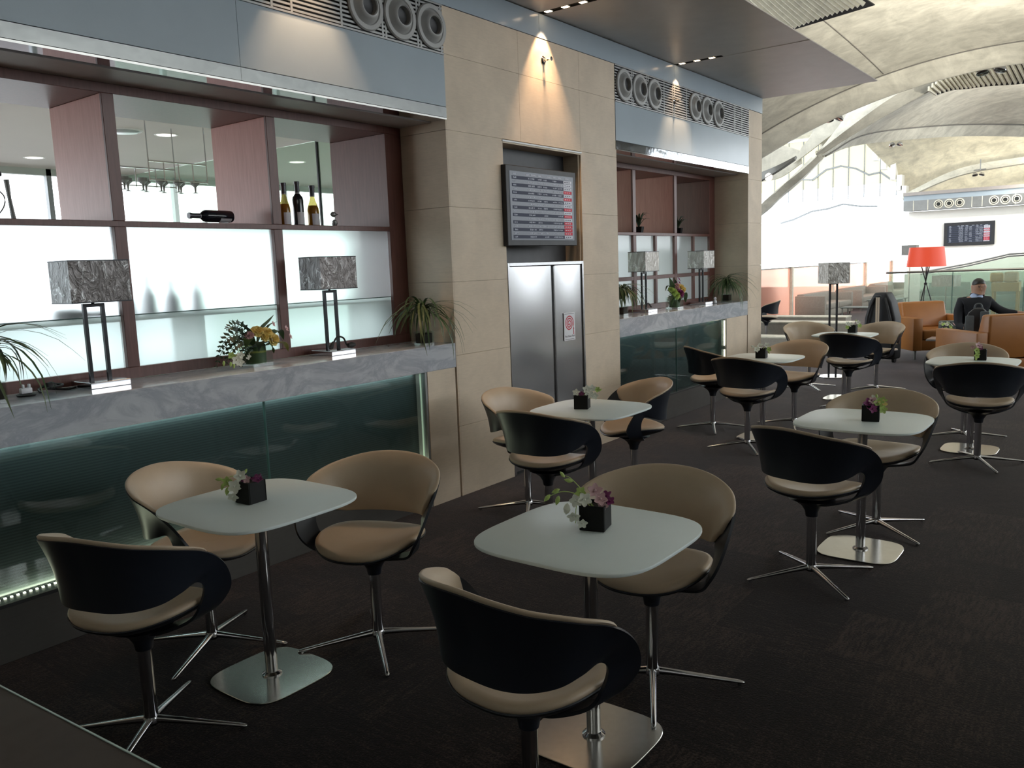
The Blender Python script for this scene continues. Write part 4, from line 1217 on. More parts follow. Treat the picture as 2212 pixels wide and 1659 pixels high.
# direction towards image left in the room: (-.8, -.6); towards the viewer: (.6, -.79)
L = Vector((-.80, -.60, 0)); Fw = Vector((.6, -.79, 0)); U = Vector((0, 0, 1))
def P(l, u, f=0): return tuple(L * l + U * u + Fw * f)
P_ = P
def P(l, u, f=0): return P_(l * 1.12, u * 1.18 - .01, f)
pot(2.506, 2.445, .25, 'black cube pot with tall green and white orchid spray on the middle table',
    [[P(0, .06), P(.035, .12), P(.075, .165), P(.10, .175)], [P(0, .06), P(.05, .11), P(.10, .125), P(.15, .11)], [P(0, .07), P(.04, .11), P(.06, .08, .01), P(.065, .03, .02)]],
    [('g', P(.045, .122, .01), (.2, -.6, .5), 1.0), ('w', P(.062, .10, .02), (.5, -.8, .1), 1.15), ('w', P(.035, .105, .03), (.6, -.8, .3), 1.25), ('w', P(.07, .055, .03), (.4, -.8, -.5), 1.2), ('w', P(.045, .035, .04), (.6, -.7, -.3), .95),
     ('p', P(.0, .125, .01), (.5, -.6, .6), 1.35), ('p', P(-.015, .105, .03), (.6, -.7, .4), 1.2), ('u', P(-.035, .105, .0), (-.1, -.5, .8), 1.2), ('p', P(-.02, .085, .035), (.6, -.8, .2), 1.0), ('u', P(-.045, .095, .02), (.3, -.6, .6), .9)],
    [('g', P(.10, .176), P(.6, .8), 1.0), ('g', P(.08, .158), P(.8, .2), 1.2), ('g', P(.15, .108), P(.7, -.7), 1.25), ('g', P(.122, .128), P(.5, -.2), 1.2), ('g', P(.118, .10), P(.3, -.9), 1.35), ('w', P(.09, .075, .01), P(.2, -1), 1.5)])
P = P_
pot(1.082, 2.018, .05, 'black cube pot with drooping white orchids on the left front table',
    [[P(0, .06), P(.04, .105), P(.08, .11), P(.125, .085)], [P(0, .06), P(.03, .09), P(.05, .07, .02), P(.055, .05, .03)]],
    [('w', P(.03, .115, .02), (.5, -.7, .5), 1.3), ('w', P(.052, .075, .03), (.6, -.8, .1), 1.5), ('g', P(.085, .095, .02), (.5, -.8, 0), 1.1), ('w', P(.062, .035, .035), (.5, -.7, -.5), 1.2), ('u', P(.028, .10, .01), (.3, -.7, .6), .9),
     ('u', P(-.03, .098, 0), (0, -.5, .9), 1.2), ('p', P(.005, .10, .02), (.5, -.8, .4), .9), ('u', P(-.045, .095, .02), (.2, -.4, .8), 1.0)],
    [('g', P(.125, .10), P(.9, 0), 1.2), ('g', P(.115, .07), P(.3, -1), 1.2), ('g', P(.09, .055, .02), P(.2, -1), 1.4), ('g', P(.015, .128), P(-.4, .6), 1.0)])
pot(1.132, 4.54, .35, 'black cube pot with white orchids leaning right on the cabinet table',
    [[P(0, .06), P(-.03, .11), P(-.07, .125), P(-.11, .115)], [P(0, .06), P(.03, .10), P(.045, .105)]],
    [('w', P(-.03, .125, .02), (.6, -.7, .5), 1.4), ('w', P(-.065, .13, .01), (.5, -.6, .6), 1.3), ('w', P(-.045, .095, .03), (.6, -.8, .2), 1.4), ('w', P(-.08, .085, .03), (.5, -.8, -.1), 1.2), ('g', P(-.10, .12, 0), (.5, -.6, .4), 1.0), ('w', P(.04, .108, .02), (.4, -.7, .5), 1.2), ('u', P(.005, .095, .02), (.4, -.7, .5), 1.0)],
    [('g', P(-.115, .115), P(-.7, .4), 1.2)])
pot(2.834, 4.89, .2, 'black cube pot with purple and yellow green flowers on the right middle table',
    [[P(0, .06), P(-.03, .10), P(-.06, .11)]],
    [('u', P(.02, .10, .02), (.5, -.8, .4), 1.6), ('p', P(.0, .115, .02), (.4, -.7, .6), 1.2), ('u', P(.01, .075, .05), (.6, -.8, 0), 1.2), ('g', P(-.03, .10, .03), (.5, -.8, .3), 1.5), ('y', P(-.05, .095, .03), (.5, -.8, .2), 1.3), ('w', P(-.02, .125, .0), (.3, -.5, .8), 1.2), ('g', P(-.065, .11, 0), (.2, -.7, .6), 1.2), ('g', P(-.045, .07, .05), (.6, -.8, 0), 1.2)],
    [('g', P(-.03, .135), P(0, 1), 1.1)])
pot(1.191, 7.612, .1, 'black cube pot with white flowers both sides on the far bar table',
    [[P(0, .06), P(.03, .10), P(.06, .11)], [P(0, .06), P(-.03, .10), P(-.05, .11)]],
    [('w', P(.02, .115, .02), (.5, -.7, .4), 1.4), ('w', P(.055, .085, .03), (.5, -.7, .2), 1.4), ('p', P(.01, .11, .02), (.5, -.7, .4), 1.1), ('w', P(-.045, .118, .01), (.4, -.7, .4), 1.3), ('g', P(-.06, .08, .03), (.4, -.7, .2), 1.2)],
    [('w', P(.085, .11), P(.6, .5), 1.3), ('g', P(-.06, .055, .03), P(-.3, -1), 1.2)])
pot(1.26, 10.45, .0, 'black cube pot with white flowers on the farthest table',
    [[P(0, .06), P(.04, .10), P(.07, .10)], [P(0, .06), P(-.04, .10), P(-.07, .11)]],
    [('w', P(.04, .10, .02), (.5, -.7, .4), 1.5), ('w', P(.07, .11, .02), (.5, -.7, .4), 1.4), ('g', P(.075, .07, .02), (.5, -.7, 0), 1.3), ('w', P(-.055, .12, .02), (.5, -.7, .4), 1.4), ('g', P(-.07, .085, .03), (.5, -.7, 0), 1.4)],
    [('g', P(-.04, .14), P(0, 1), 1.2)])
pot(2.95, 8.03, .1, 'black cube pot with hanging green blossoms on the right edge table',
    [[P(0, .06), P(.035, .11), P(.055, .08, .02), P(.058, .03, .03)]],
    [('p', P(.03, .125, .02), (.5, -.7, .5), 1.5), ('g', P(.05, .085, .03), (.6, -.8, .1), 1.4), ('g', P(.055, .045, .04), (.6, -.8, -.2), 1.3), ('u', P(.02, .105, .03), (.5, -.7, .4), 1.0), ('p', P(.07, .11), (0, -.6, .7), .9)],
    [('g', P(.058, .02, .04), P(.1, -1), 1.5)])

# ================================================================== LAMPS ON THE BARS
def bar_lamp(y, label, m, w=.31, d=.21, x=-.31):
    t = thing('table_lamp', label, 'table lamp', (x, y, 1.1655), 0, 'rectangular shaded lamps on the bars')
    MB().box(-.105, .105, -.105, .105, 0, .032).build('base', M['chrome'], t, bevel=.002, seg=1, smooth=False)
    for s in (-1, 1): MB().box(-.009, .009, s * .047 - .009, s * .047 + .009, .032, .412).build('post', M['lamp_black'], t, smooth=False)
    MB().box(-.009, .009, -.056, .056, .412, .430).build('top_bar', M['lamp_black'], t, smooth=False)
    MB().lathe([(.008, .43), (.008, .46), (.016, .46), (.016, .50)], 12).build('lamp_holder', M['lamp_black'], t)
    b = MB()
    z0, z1 = .437, .648
    f = 1.03
    for (xa, xb, ya, yb) in ((-d / 2, d / 2, -w / 2, -w / 2 + .003), (-d / 2, d / 2, w / 2 - .003, w / 2), (-d / 2, -d / 2 + .003, -w / 2 + .003, w / 2 - .003), (d / 2 - .003, d / 2, -w / 2 + .003, w / 2 - .003)):
        b.box(xa, xb, ya, yb, z0, z1)
    sh = b.build('lamp_shade', m, t, smooth=False)
    for zz in (z0 - .002, z1 - .004):
        q = MB()
        for (xa, xb, ya, yb) in ((-d / 2 - .001, d / 2 + .001, -w / 2 - .001, -w / 2 + .0035), (-d / 2 - .001, d / 2 + .001, w / 2 - .0035, w / 2 + .001), (-d / 2 - .001, -d / 2 + .0035, -w / 2 + .0036, w / 2 - .0036), (d / 2 - .0035, d / 2 + .001, -w / 2 + .0036, w / 2 - .0036)):
            q.box(xa, xb, ya, yb, zz, zz + .006)
        q.build('shade_edge', M['lamp_black'], sh, smooth=False)
    q = MB(); q.box(-.003, .003, -w / 2 + .004, w / 2 - .004, z0 + .03, z0 + .034); q.box(-d / 2 + .004, d / 2 - .004, -.003, .003, z0 + .035, z0 + .039)
    q.build('spider', M['lamp_black'], t, smooth=False)
    return t
bar_lamp(2.13, 'table lamp with crinkled silver brown shade, left one on the near bar', M['shade'])
bar_lamp(3.71, 'table lamp with crinkled silver brown shade, right one on the near bar', M['shade'])
bar_lamp(8.12, 'table lamp with pale silver shade, left one on the far bar', M['shade_light'])
bar_lamp(9.60, 'table lamp with pale silver shade, right one on the far bar', M['shade_light'])
# cords and plugs lying by the lamps
def cord(name, label, loc, pts, r, m='rubber', extra=None):
    t = thing(name, label, 'cord', loc)
    MB().tube(cr(pts, 30), r, 7).build('cable', M[m], t)
    return t
c1 = cord('lamp_cord', 'black lamp cord and plug heaped left of the left near lamp', (-.36, 1.90, 1.1655), [(.0, .12, .006), (.04, .06, .006), (-.02, .0, .012), (.05, -.03, .022), (.02, .05, .028), (-.05, .02, .03), (-.02, -.05, .018), (.06, -.08, .008)], .006)
MB().lathe([(.0, -.02), (.018, -.02), (.022, .0), (.014, .022), (0, .022)], 12, (.0, .0, .028), 'y').build('plug', M['rubber'], c1)
c2 = thing('plug_adapter', 'white plug adapter on a black disc at the left end of the near bar', 'plug', (-.30, 1.755, 1.1655))
MB().lathe([(0, 0), (.04, 0), (.045, .008), (.03, .014), (0, .014)], 18).build('disc', M['rubber'], c2)
MB().box(-.014, .014, -.026, .026, .014, .04).build('body', M['sign_white'], c2, bevel=.004)
for yy in (-.016, .012): MB().box(-.008, .008, yy, yy + .010, .04, .058).build('prong', M['sign_white'], c2, bevel=.002)
c3 = cord('lamp_cord', 'black looped lamp cord and plug on the base of the right near lamp', (-.25, 3.72, 1.198), [(0, -.07, .01), (0, -.055, .05), (0, -.02, .085), (0, .03, .075), (0, .055, .03), (.01, .07, .008)], .006)
MB().lathe([(0, -.03), (.014, -.03), (.020, 0), (.012, .03), (0, .03)], 12, (.01, .09, .022), 'y').build('plug', M['rubber'], c3)
MB().tube([(0, -.09, .015), (0, -.07, .035), (0, -.055, .055)], [.012, .014, .008], 8).build('plug', M['rubber'], c3)
c4 = cord('lamp_cord', 'black lamp cord lump on the base of the left far lamp', (-.30, 8.19, 1.198), [(0, -.04, .012), (0, -.02, .05), (0, .02, .05), (.02, .04, .012)], .008)
c5 = cord('lamp_cord', 'short black lamp cord on the base of the right far lamp', (-.26, 9.64, 1.198), [(0, -.03, .008), (0, 0, .03), (0, .04, .012)], .006)
sh_ = thing('small_ornament', 'small white figurine beside the right far lamp', 'ornament', (-.20, 9.765, 1.1655))
MB().lathe([(0, 0), (.018, 0), (.022, .02), (.012, .045), (.018, .06), (.010, .075), (0, .078)], 12).build('body', M['sign_white'], sh_)
MB().lathe([(0, 0), (.03, 0), (.03, .004), (0, .004)], 14).build('foot', M['rubber'], sh_)

# ================================================================== PLANTS AND BOUQUETS
def leaf_strip(pts, w, n=10, fold=.15):
    c = cr(pts, n); rows_ = []
    for i, p in enumerate(c):
        t = (c[min(i + 1, n - 1)] - c[max(i - 1, 0)]).normalized()
        s = t.cross(Vector((0, 0, 1)))
        if s.length < 1e-3: s = Vector((1, 0, 0))
        s.normalize(); u = s.cross(t)
        u_ = i / (n - 1)
        ww = w * (sin(pi * min(.5, u_ * 1.6 + .12))) * (1 - max(0, (u_ - .45) / .55) ** 1.6) + .0004
        rows_.append([p - s * ww + u * ww * fold, p, p + s * ww + u * ww * fold])
    return rows_
LEAFV = []
rr = random.Random(11)
for k in range(6):
    l = .24 + .05 * k; a = (.42, .55, .7, .85, .95, 1.05)[k]
    pts = [(0, 0, 0), (l * .22 * a, 0, l * (.30 - .03 * k)), (l * .55 * a, 0, l * (.34 - .06 * k)), (l * .85 * a, 0, l * (.16 - .09 * k)), (l * 1.0 * a, 0, l * (-.08 - .13 * k))]
    LEAFV.append(pts)
def cube_vase(t, s, h, soil=True):
    e = s / 2
    b = MB()
    for (xa, xb, ya, yb) in ((-e, e, -e, -e + .004), (-e, e, e - .004, e), (-e, -e + .004, -e + .004, e - .004), (e - .004, e, -e + .004, e - .004)):
        b.box(xa, xb, ya, yb, .0005, h)
    b.box(-e + .004, e - .004, -e + .004, e - .004, .0005, .014)
    v = b.build('glass_vase', M['clear'], t, smooth=False)
    if soil: MB().box(-e + .012, e - .0045, -e + .0045, e - .012, .0145, h * .86).build('soil', M['soil'], t, smooth=False, bevel=.006)
    return v
def grass_plant(loc, label, n=46, sc=1.0, seed=1, ok=None):
    t = thing('potted_grass_palm', label, 'plant', loc, 0, 'grassy palms in glass cubes on the bars')
    cube_vase(t, .105, .10)
    MB().tube([(0, 0, .08), (.004, .004, .16), (0, .008, .23)], [.010, .008, .006], 8).build('stem', M['leaf_pale'], t)
    r = random.Random(seed)
    meshes = []
    for k in range(6):
        meshes.append([MB().grid(leaf_strip([Vector(p) * sc for p in LEAFV[k]], .0085, 9), thick=.0006).mesh('leaf', M[m]) for m in ('leaf_pale', 'leaf')])
    for k in range(n):
        o = obj('leaf', r.choice(meshes[r.randrange(6)]), t, (r.uniform(-.008, .008), r.uniform(-.008, .008), r.uniform(.17, .25)))
        for tries in range(40):
            o.rotation_euler = (r.uniform(-.25, .25), r.uniform(-.75, .35), r.uniform(0, 2 * pi))
            mt = Matrix.LocRotScale(o.location, o.rotation_euler, None)
            if ok is None or all(ok(*(Vector(loc) + mt @ v.co)) for v in o.data.vertices): break
        else: bpy.data.objects.remove(o)
    return t
inbar = lambda y0, y1: (lambda x, y, z: x > -.43 and ((x > .012) or (z > 1.17 and y0 < y < y1)))
grass_plant((-.13, 4.41, 1.1655), 'grassy palm in a glass cube at the right end of the near bar', 84, .64, 3, inbar(1.2, 4.59))
grass_plant((-.20, 1.56, 1.1655), 'grassy palm at the left end of the near bar, cut by the picture edge', 64, .70, 4, inbar(1.2, 4.59))
grass_plant((-.20, 10.12, 1.1655), 'grassy palm in a glass cube at the right end of the far bar', 84, .64, 5, inbar(7.05, 10.32))
grass_plant((-.24, 7.50, 1.1655), 'grassy palm at the left end of the far bar, half behind the pillar', 84, .64, 6, inbar(7.05, 10.32))

def broad_leaf(pts, w, m, t, fold=.25, name='leaf'):
    return MB().grid(leaf_strip(pts, w, 12, fold), thick=.0008).build(name, M[m], t)
def rose_mesh(m, name='bloom'):
    b = MB()
    for ring, (n, r, h, tilt) in enumerate(((3, .010, .020, .1), (5, .018, .018, .35), (6, .028, .013, .75), (7, .036, .006, 1.1))):
        for k in range(n):
            a = 2 * pi * k / n + ring * .6
            rows_ = []
            for i in range(4):
                u = i / 3; rad = r * (.35 + .65 * u) + .004 * sin(3 * k); z = h * u + .012 * (1 - tilt) * u
                rows_.append([(rad * cos(a + d * .9 * r / max(rad, .004)), rad * sin(a + d * .9 * r / max(rad, .004)), z + .003 * sin(7 * d + k)) for d in (-.55, -.2, .2, .55)])
            b.grid(rows_, thick=.0008)
    return b.mesh(name, m)
ROSE_Y = rose_mesh(M['petal_yellow']); ROSE_U = rose_mesh(M['petal_purple']); ROSE_G = rose_mesh(M['petal_green']); ROSE_P = rose_mesh(M['petal_pink'])
def frond(t, pts, w, n=11):
    c = cr(pts, n); b = MB()
    b.tube(c, .0018, 5)
    for i in range(1, n):
        tt = (c[i] - c[i - 1]).normalized(); s = tt.cross(Vector((.5, -.7, .4))).normalized()
        l = w * sin(pi * (.18 + .78 * i / n))
        for sg_ in (-1, 1):
            tip = c[i] + s * (l * sg_) + tt * l * .45
            md = c[i].lerp(tip, .5); q = tt * l * .34
            b.add([c[i], md + q, tip, md - q], [(0, 1, 2, 3)])
            b.add([c[i] + Vector((0, 0, .0006)), md + q + Vector((0, 0, .0012)), tip, md - q + Vector((0, 0, .0012))], [(3, 2, 1, 0)])
    return b.build('fern_frond', M['leaf_dark'], t, smooth=False)
# near bouquet: room axis y runs to image right along the bar, x towards the viewer
t = thing('flower_bouquet', 'bouquet of yellow roses, fern and hanging orchids in a glass cube on the near bar', 'flowers', (-.25, 3.05, 1.1655))
cube_vase(t, .145, .135, soil=False)
e = .062
MB().grid([[(e * cos(a) * 1.0, e * sin(a), z) for a in [2 * pi * k / 24 for k in range(25)]] for z in (.016, .05, .09, .12)], thick=.001).build('wrapped_leaf', M['leaf'], t)
MB().grid([[((e + .0015) * cos(a), (e + .0015) * sin(a), z) for a in [2 * pi * k / 24 for k in range(25)]] for z in (.082, .094)], thick=.0005).build('leaf_stripe', M['leaf_yellow'], t)
MB().box(-.05, .05, -.05, .05, .10, .14).build('foliage_core', M['leaf_dark'], t, bevel=.02)
for (p, s, d) in (((.03, .0, .205), 1.2, (.6, -.3, .7)), ((.05, .055, .195), 1.1, (.7, .2, .5)), ((.065, .085, .155), 1.15, (.8, .1, .2)), ((.06, .03, .175), .9, (.8, -.1, .3))):
    place('bloom', ROSE_Y, t, p, d, s)
place('bloom', ROSE_P, t, (.04, -.065, .19), (.7, -.4, .5), .8)
for pts, w, m in (([(0, .0, .14), (0, -.04, .22), (0, -.10, .255), (0, -.165, .29)], .020, 'leaf_dark'), ([(0, .0, .15), (-.02, -.03, .23), (-.02, -.09, .275), (-.01, -.15, .285)], .008, 'leaf_dark'),
                  ([(0, .02, .14), (0, .06, .22), (0, .11, .26), (0, .155, .30)], .022, 'leaf'), ([(.02, .05, .14), (.03, .11, .18), (.03, .16, .20), (.02, .20, .14)], .042, 'leaf'),
                  ([(.04, .05, .12), (.06, .11, .13), (.07, .16, .12), (.07, .19, .07)], .040, 'leaf_yellow'), ([(.03, -.04, .13), (.06, -.08, .17), (.07, -.10, .15), (.07, -.12, .10)], .030, 'leaf'),
                  ([(.05, .0, .13), (.08, -.02, .15), (.09, -.03, .13), (.09, -.04, .09)], .026, 'leaf_dark'), ([(0, .05, .15), (-.02, .12, .23), (-.02, .19, .255)], .012, 'leaf'), ([(.03, .02, .13), (.07, .05, .14), (.085, .06, .11), (.085, .07, .07)], .026, 'leaf'),
                  ([(-.03, -.02, .13), (-.05, -.06, .2), (-.05, -.1, .2)], .03, 'leaf')):
    broad_leaf(pts, w, m, t)
for pts, w in (([(.03, -.05, .14), (.03, -.12, .20), (.03, -.20, .19), (.03, -.27, .12)], .045), ([(.04, -.05, .13), (.04, -.11, .16), (.04, -.18, .13), (.04, -.235, .05)], .042), ([(.05, -.04, .12), (.06, -.09, .12), (.06, -.13, .08), (.06, -.15, .02)], .036), ([(.02, -.04, .15), (.02, -.09, .23), (.02, -.15, .255), (.02, -.20, .24)], .04), ([(.03, -.05, .14), (.0, -.12, .17), (0, -.22, .12), (0, -.275, .03)], .035)):
    frond(t, pts, w)
MB().tube(cr([(.05, -.06, .13), (.06, -.13, .13), (.07, -.18, .09), (.07, -.20, .05), (.068, -.205, .022)], 16), .002, 6).build('stem', M['petal_green'], t)
for (c, p, s) in (('w', (.075, -.16, .085), 1.2), ('w', (.078, -.19, .06), 1.5), ('w', (.078, -.17, .045), 1.3), ('g', (.075, -.22, .09), 1.1), ('w', (.06, -.10, .07), 1.0)):
    place('blossom', PET[c], t, p, (.9, -.3, -.2), s)
for (p, s) in (((.07, -.205, .03), 1.3), ((.07, -.27, .05), 1.2), ((.07, -.225, .04), 1.2)):
    place('bud', BUD, t, p, (0, -.1, -1), s)
for (p, s) in (((.03, .215, .21), 1.0), ((.05, .225, .16), .9), ((.03, .12, .245), .9)): place('blossom', PET['p'], t, p, (.7, .4, .3), s)
# far bouquet
t = thing('flower_bouquet', 'bouquet of red purple, yellow and green flowers in a glass cube on the far bar', 'flowers', (-.24, 8.72, 1.1655))
cube_vase(t, .15, .13, soil=False)
MB().grid([[(e * cos(a), e * sin(a), z) for a in [2 * pi * k / 20 for k in range(21)]] for z in (.016, .05, .09, .12)], thick=.001).build('wrapped_leaf', M['leaf'], t)
MB().box(-.05, .05, -.06, .06, .10, .15).build('foliage_core', M['leaf_dark'], t, bevel=.02)
for (me_, p, s, d) in ((ROSE_U, (.06, .0, .17), 1.6, (.8, -.2, .3)), (ROSE_U, (.05, .06, .16), 1.3, (.8, .1, .3)), (ROSE_Y, (.04, .07, .235), 1.3, (.7, .1, .5)), (ROSE_Y, (.05, .11, .21), 1.2, (.8, .2, .3)), (ROSE_G, (.05, -.12, .19), 1.3, (.7, -.4, .4)), (ROSE_G, (.06, -.08, .15), 1.4, (.8, -.3, .2)), (ROSE_P, (.03, .0, .225), 1.0, (.7, -.1, .6)), (ROSE_P, (.02, .02, .26), .9, (.6, 0, .8)), (ROSE_G, (.03, -.15, .22), 1.0, (.5, -.5, .5))):
    place('bloom', me_, t, p, d, s)
for p in ((.0, .05, .30), (.01, .09, .33), (.0, .12, .29), (.01, .03, .27)): place('blossom', PET['u'], t, p, (.7, .2, .4), 1.4)
for pts, w, m in (([(0, -.02, .14), (0, -.07, .27), (-.01, -.11, .36)], .032, 'leaf'), ([(0, -.04, .14), (.02, -.14, .25), (.02, -.22, .26), (.02, -.27, .21)], .016, 'leaf_dark'), ([(0, -.04, .15), (.0, -.15, .21), (0, -.24, .22)], .014, 'leaf_dark'), ([(.03, .05, .13), (.05, .13, .17), (.05, .18, .13), (.05, .20, .08)], .032, 'leaf'),
                  ([(.03, -.05, .13), (.05, -.12, .13), (.05, -.17, .06), (.05, -.18, .02)], .02, 'leaf'), ([(0, .02, .15), (0, .03, .28), (0, .0, .34)], .02, 'leaf'), ([(.05, -.02, .12), (.085, -.05, .12), (.09, -.07, .06)], .026, 'leaf_dark'), ([(.05, .04, .12), (.09, .07, .12), (.09, .1, .06)], .024, 'leaf')):
    broad_leaf(pts, w, m, t)
for pts, w in (([(.03, -.06, .13), (.04, -.14, .16), (.04, -.20, .12), (.04, -.23, .07)], .035), ([(.04, -.04, .12), (.06, -.10, .11), (.06, -.15, .03)], .03)):
    frond(t, pts, w)
# small succulents in the far cubbies
def cubby_plant(y, label, seed):
    t = thing('potted_plant', label, 'plant', (-.60, y, 2.0305), 0, 'small dark plants in the far cubbies')
    b = MB()
    prof = [(.055, 0), (.070, .075), (.062, .075), (.050, .012), (0, .012)]
    b.lathe([(0, 0)] + prof, 4, cap=False)
    o = b.build('square_pot', M['pot'], t, smooth=False); o.rotation_euler = (0, 0, pi / 4 + .2)
    MB().lathe([(.058, .062), (0, .066)], 10, cap=False).build('soil', M['soil'], t)
    r = random.Random(seed)
    for k in range(13):
        a = 2 * pi * k / 13 + r.uniform(-.2, .2); s = r.uniform(.7, 1.15); h = r.uniform(.10, .19)
        MB().grid(leaf_strip([(0, 0, .06), (.03 * s * cos(a), .03 * s * sin(a), .06 + h * .6), (.075 * s * cos(a), .075 * s * sin(a), .06 + h), (.12 * s * cos(a), .12 * s * sin(a), .06 + h * .9)], .011, 7), thick=.001).build('leaf', M['leaf_dark'], t)
cubby_plant(8.56, 'dark leafy plant in a black pot in the middle far cubby', 2)
cubby_plant(9.57, 'dark leafy plant in a black pot in the right far cubby', 8)

# ================================================================== NEAR CORNER TABLE
t = thing('service_counter', 'dark brown counter corner with a bright glass edge at the bottom left', 'counter', (1.5, .38, 0), radians(3.0))
MB().box(-.9, 1.06, -.35, .330, .72, .75).build('top', M['brown_top'], t, smooth=False)
MB().box(-.9, 1.06, .3305, .334, .70, .752).build('glass_edge', M['edge_white'], t, smooth=False)
MB().box(-.86, 1.0, -.33, .28, 0, .72).build('body', M['brown_top'], t, smooth=False)

# ================================================================== FAR LOUNGE
# floor lamp with rectangular silver shade
t = thing('floor_lamp', 'floor lamp with crinkled rectangular shade on two black posts behind the far table', 'floor lamp', (.60, 11.95, 0), radians(-52))
MB().lathe([(0, .0005), (.19, .0005), (.19, .014), (.185, .018), (0, .018)], 36).build('base', M['chrome'], t)
for s in (-1, 1): MB().box(-.011, .011, s * .05 - .011, s * .05 + .011, .018, 1.30).build('post', M['lamp_black'], t, smooth=False)
MB().box(-.011, .011, -.061, .061, 1.30, 1.322).build('top_bar', M['lamp_black'], t, smooth=False)
b = MB(); d, w = .36, .30
for (xa, xb, ya, yb) in ((-d / 2, d / 2, -w / 2, -w / 2 + .003), (-d / 2, d / 2, w / 2 - .003, w / 2), (-d / 2, -d / 2 + .003, -w / 2 + .003, w / 2 - .003), (d / 2 - .003, d / 2, -w / 2 + .003, w / 2 - .003)):
    b.box(xa, xb, ya, yb, 1.315, 1.60)
b.build('lamp_shade', M['shade_light'], t, smooth=False)
# suitcase with telescopic handle and bag
t = thing('suitcase', 'black wheeled suitcase with a bright telescopic handle standing by the orange armchair', 'suitcase', (.80, 13.9, 0), radians(-8))
b = MB(); prof = [(-.24, .06), (-.25, .40), (-.235, .70), (-.17, .95), (-.09, 1.10), (.09, 1.10), (.17, .95), (.235, .70), (.25, .40), (.24, .06)]
vs = [(p[0], -.13, p[1]) for p in prof] + [(p[0], .14, p[1]) for p in prof]; n = len(prof)
b.add(vs, [tuple(range(n)), tuple(range(2 * n - 1, n - 1, -1))] + [((i + 1) % n, i, n + i, n + (i + 1) % n) for i in range(n)])
b.build('body', M['suit_black'], t, bevel=.03, seg=3)
MB().box(-.20, .20, -.20, -.125, .10, .55).build('front_pocket', M['suit_black'], t, bevel=.03, seg=2)
for s in (-.185, .185): MB().tube(cr([(s * .45, -.14, 1.02), (s * .75, -.16, .85), (s, -.16, .62), (s, -.14, .40)], 12), .018, 8).build('strap', M['rubber'], t)
for s in (-.016, .016): MB().box(s - .014, s + .014, -.215, -.20, .50, 1.03).build('handle_tube', M['chrome'], t, smooth=False)
MB().box(-.045, .045, -.222, -.195, 1.03, 1.06).build('handle_grip', M['rubber'], t, bevel=.006)
for s in (-.18, .18): MB().lathe([(0, -.02), (.05, -.02), (.05, .02), (0, .02)], 16, (s, .02, .0505), 'x').build('wheel', M['rubber'], t)

def armchair(loc, rz, label):
    """front faces local -y"""
    t = thing('armchair', label, 'armchair', loc, rz, 'tan orange leather armchairs')
    MB().box(-.52, -.365, -.44, .44, .14, .66).build('armrest', M['orange_leather'], t, bevel=.015)
    MB().box(.365, .52, -.44, .44, .14, .66).build('armrest', M['orange_leather'], t, bevel=.015)
    MB().box(-.364, .364, -.42, .44, .14, .31).build('seat_frame', M['orange_leather'], t, bevel=.01)
    MB().box(-.36, .36, -.45, .22, .311, .47).build('seat_cushion', M['orange_leather'], t, bevel=.03, seg=3)
    b = MB(); b.add([(-.363, .16, .471), (.363, .16, .471), (.363, .44, .311), (-.363, .44, .311), (-.363, .29, .88), (.363, .29, .88), (.363, .46, .88), (-.363, .46, .88)], [(0, 3, 2, 1), (4, 5, 6, 7), (0, 1, 5, 4), (1, 2, 6, 5), (2, 3, 7, 6), (3, 0, 4, 7)])
    b.build('backrest', M['orange_leather'], t, bevel=.03, seg=3)
    for sx in (-.46, .46):
        for sy in (-.39, .39): MB().lathe([(.022, .0005), (.022, .14)], 12, (sx, sy, 0)).build('leg', M['alu'], t)
    return t
armchair((1.30, 15.0, 0), radians(38), 'tan orange armchair facing us beside the black suitcase')
armchair((2.48, 12.55, 0), radians(222), 'tan orange armchair seen from behind at the right edge')
# red floor lamp
t = thing('floor_lamp', 'tripod floor lamp with a big red orange shade behind the orange armchair', 'floor lamp', (.72, 17.5, 0))
MB().grid([[(r * cos(2 * pi * k / 40), r * sin(2 * pi * k / 40), z) for k in range(41)] for r, z in ((.345, 1.425), (.30, 1.79))], thick=.004).build('lamp_shade', M['lamp_red'], t)
for a in (.4, 2.5, 4.6):
    MB().tube([(-.10 * cos(a), -.10 * sin(a), 1.50), (0.012 * cos(a), .012 * sin(a), 1.1), (.33 * cos(a), .33 * sin(a), .004)], .009, 8).build('leg', M['lamp_black'], t)
MB().lathe([(.03, 1.08), (.03, 1.12)], 12).build('clamp', M['lamp_black'], t)
for k in range(3):
    a = 2 * pi * k / 3; MB().tube([(0, 0, 1.74), (.305 * cos(a), .305 * sin(a), 1.74)], .004, 6).build('spoke', M['lamp_black'], t)
MB().tube([(0, 0, 1.10), (0, 0, 1.745)], .008, 8).build('rod', M['lamp_black'], t)

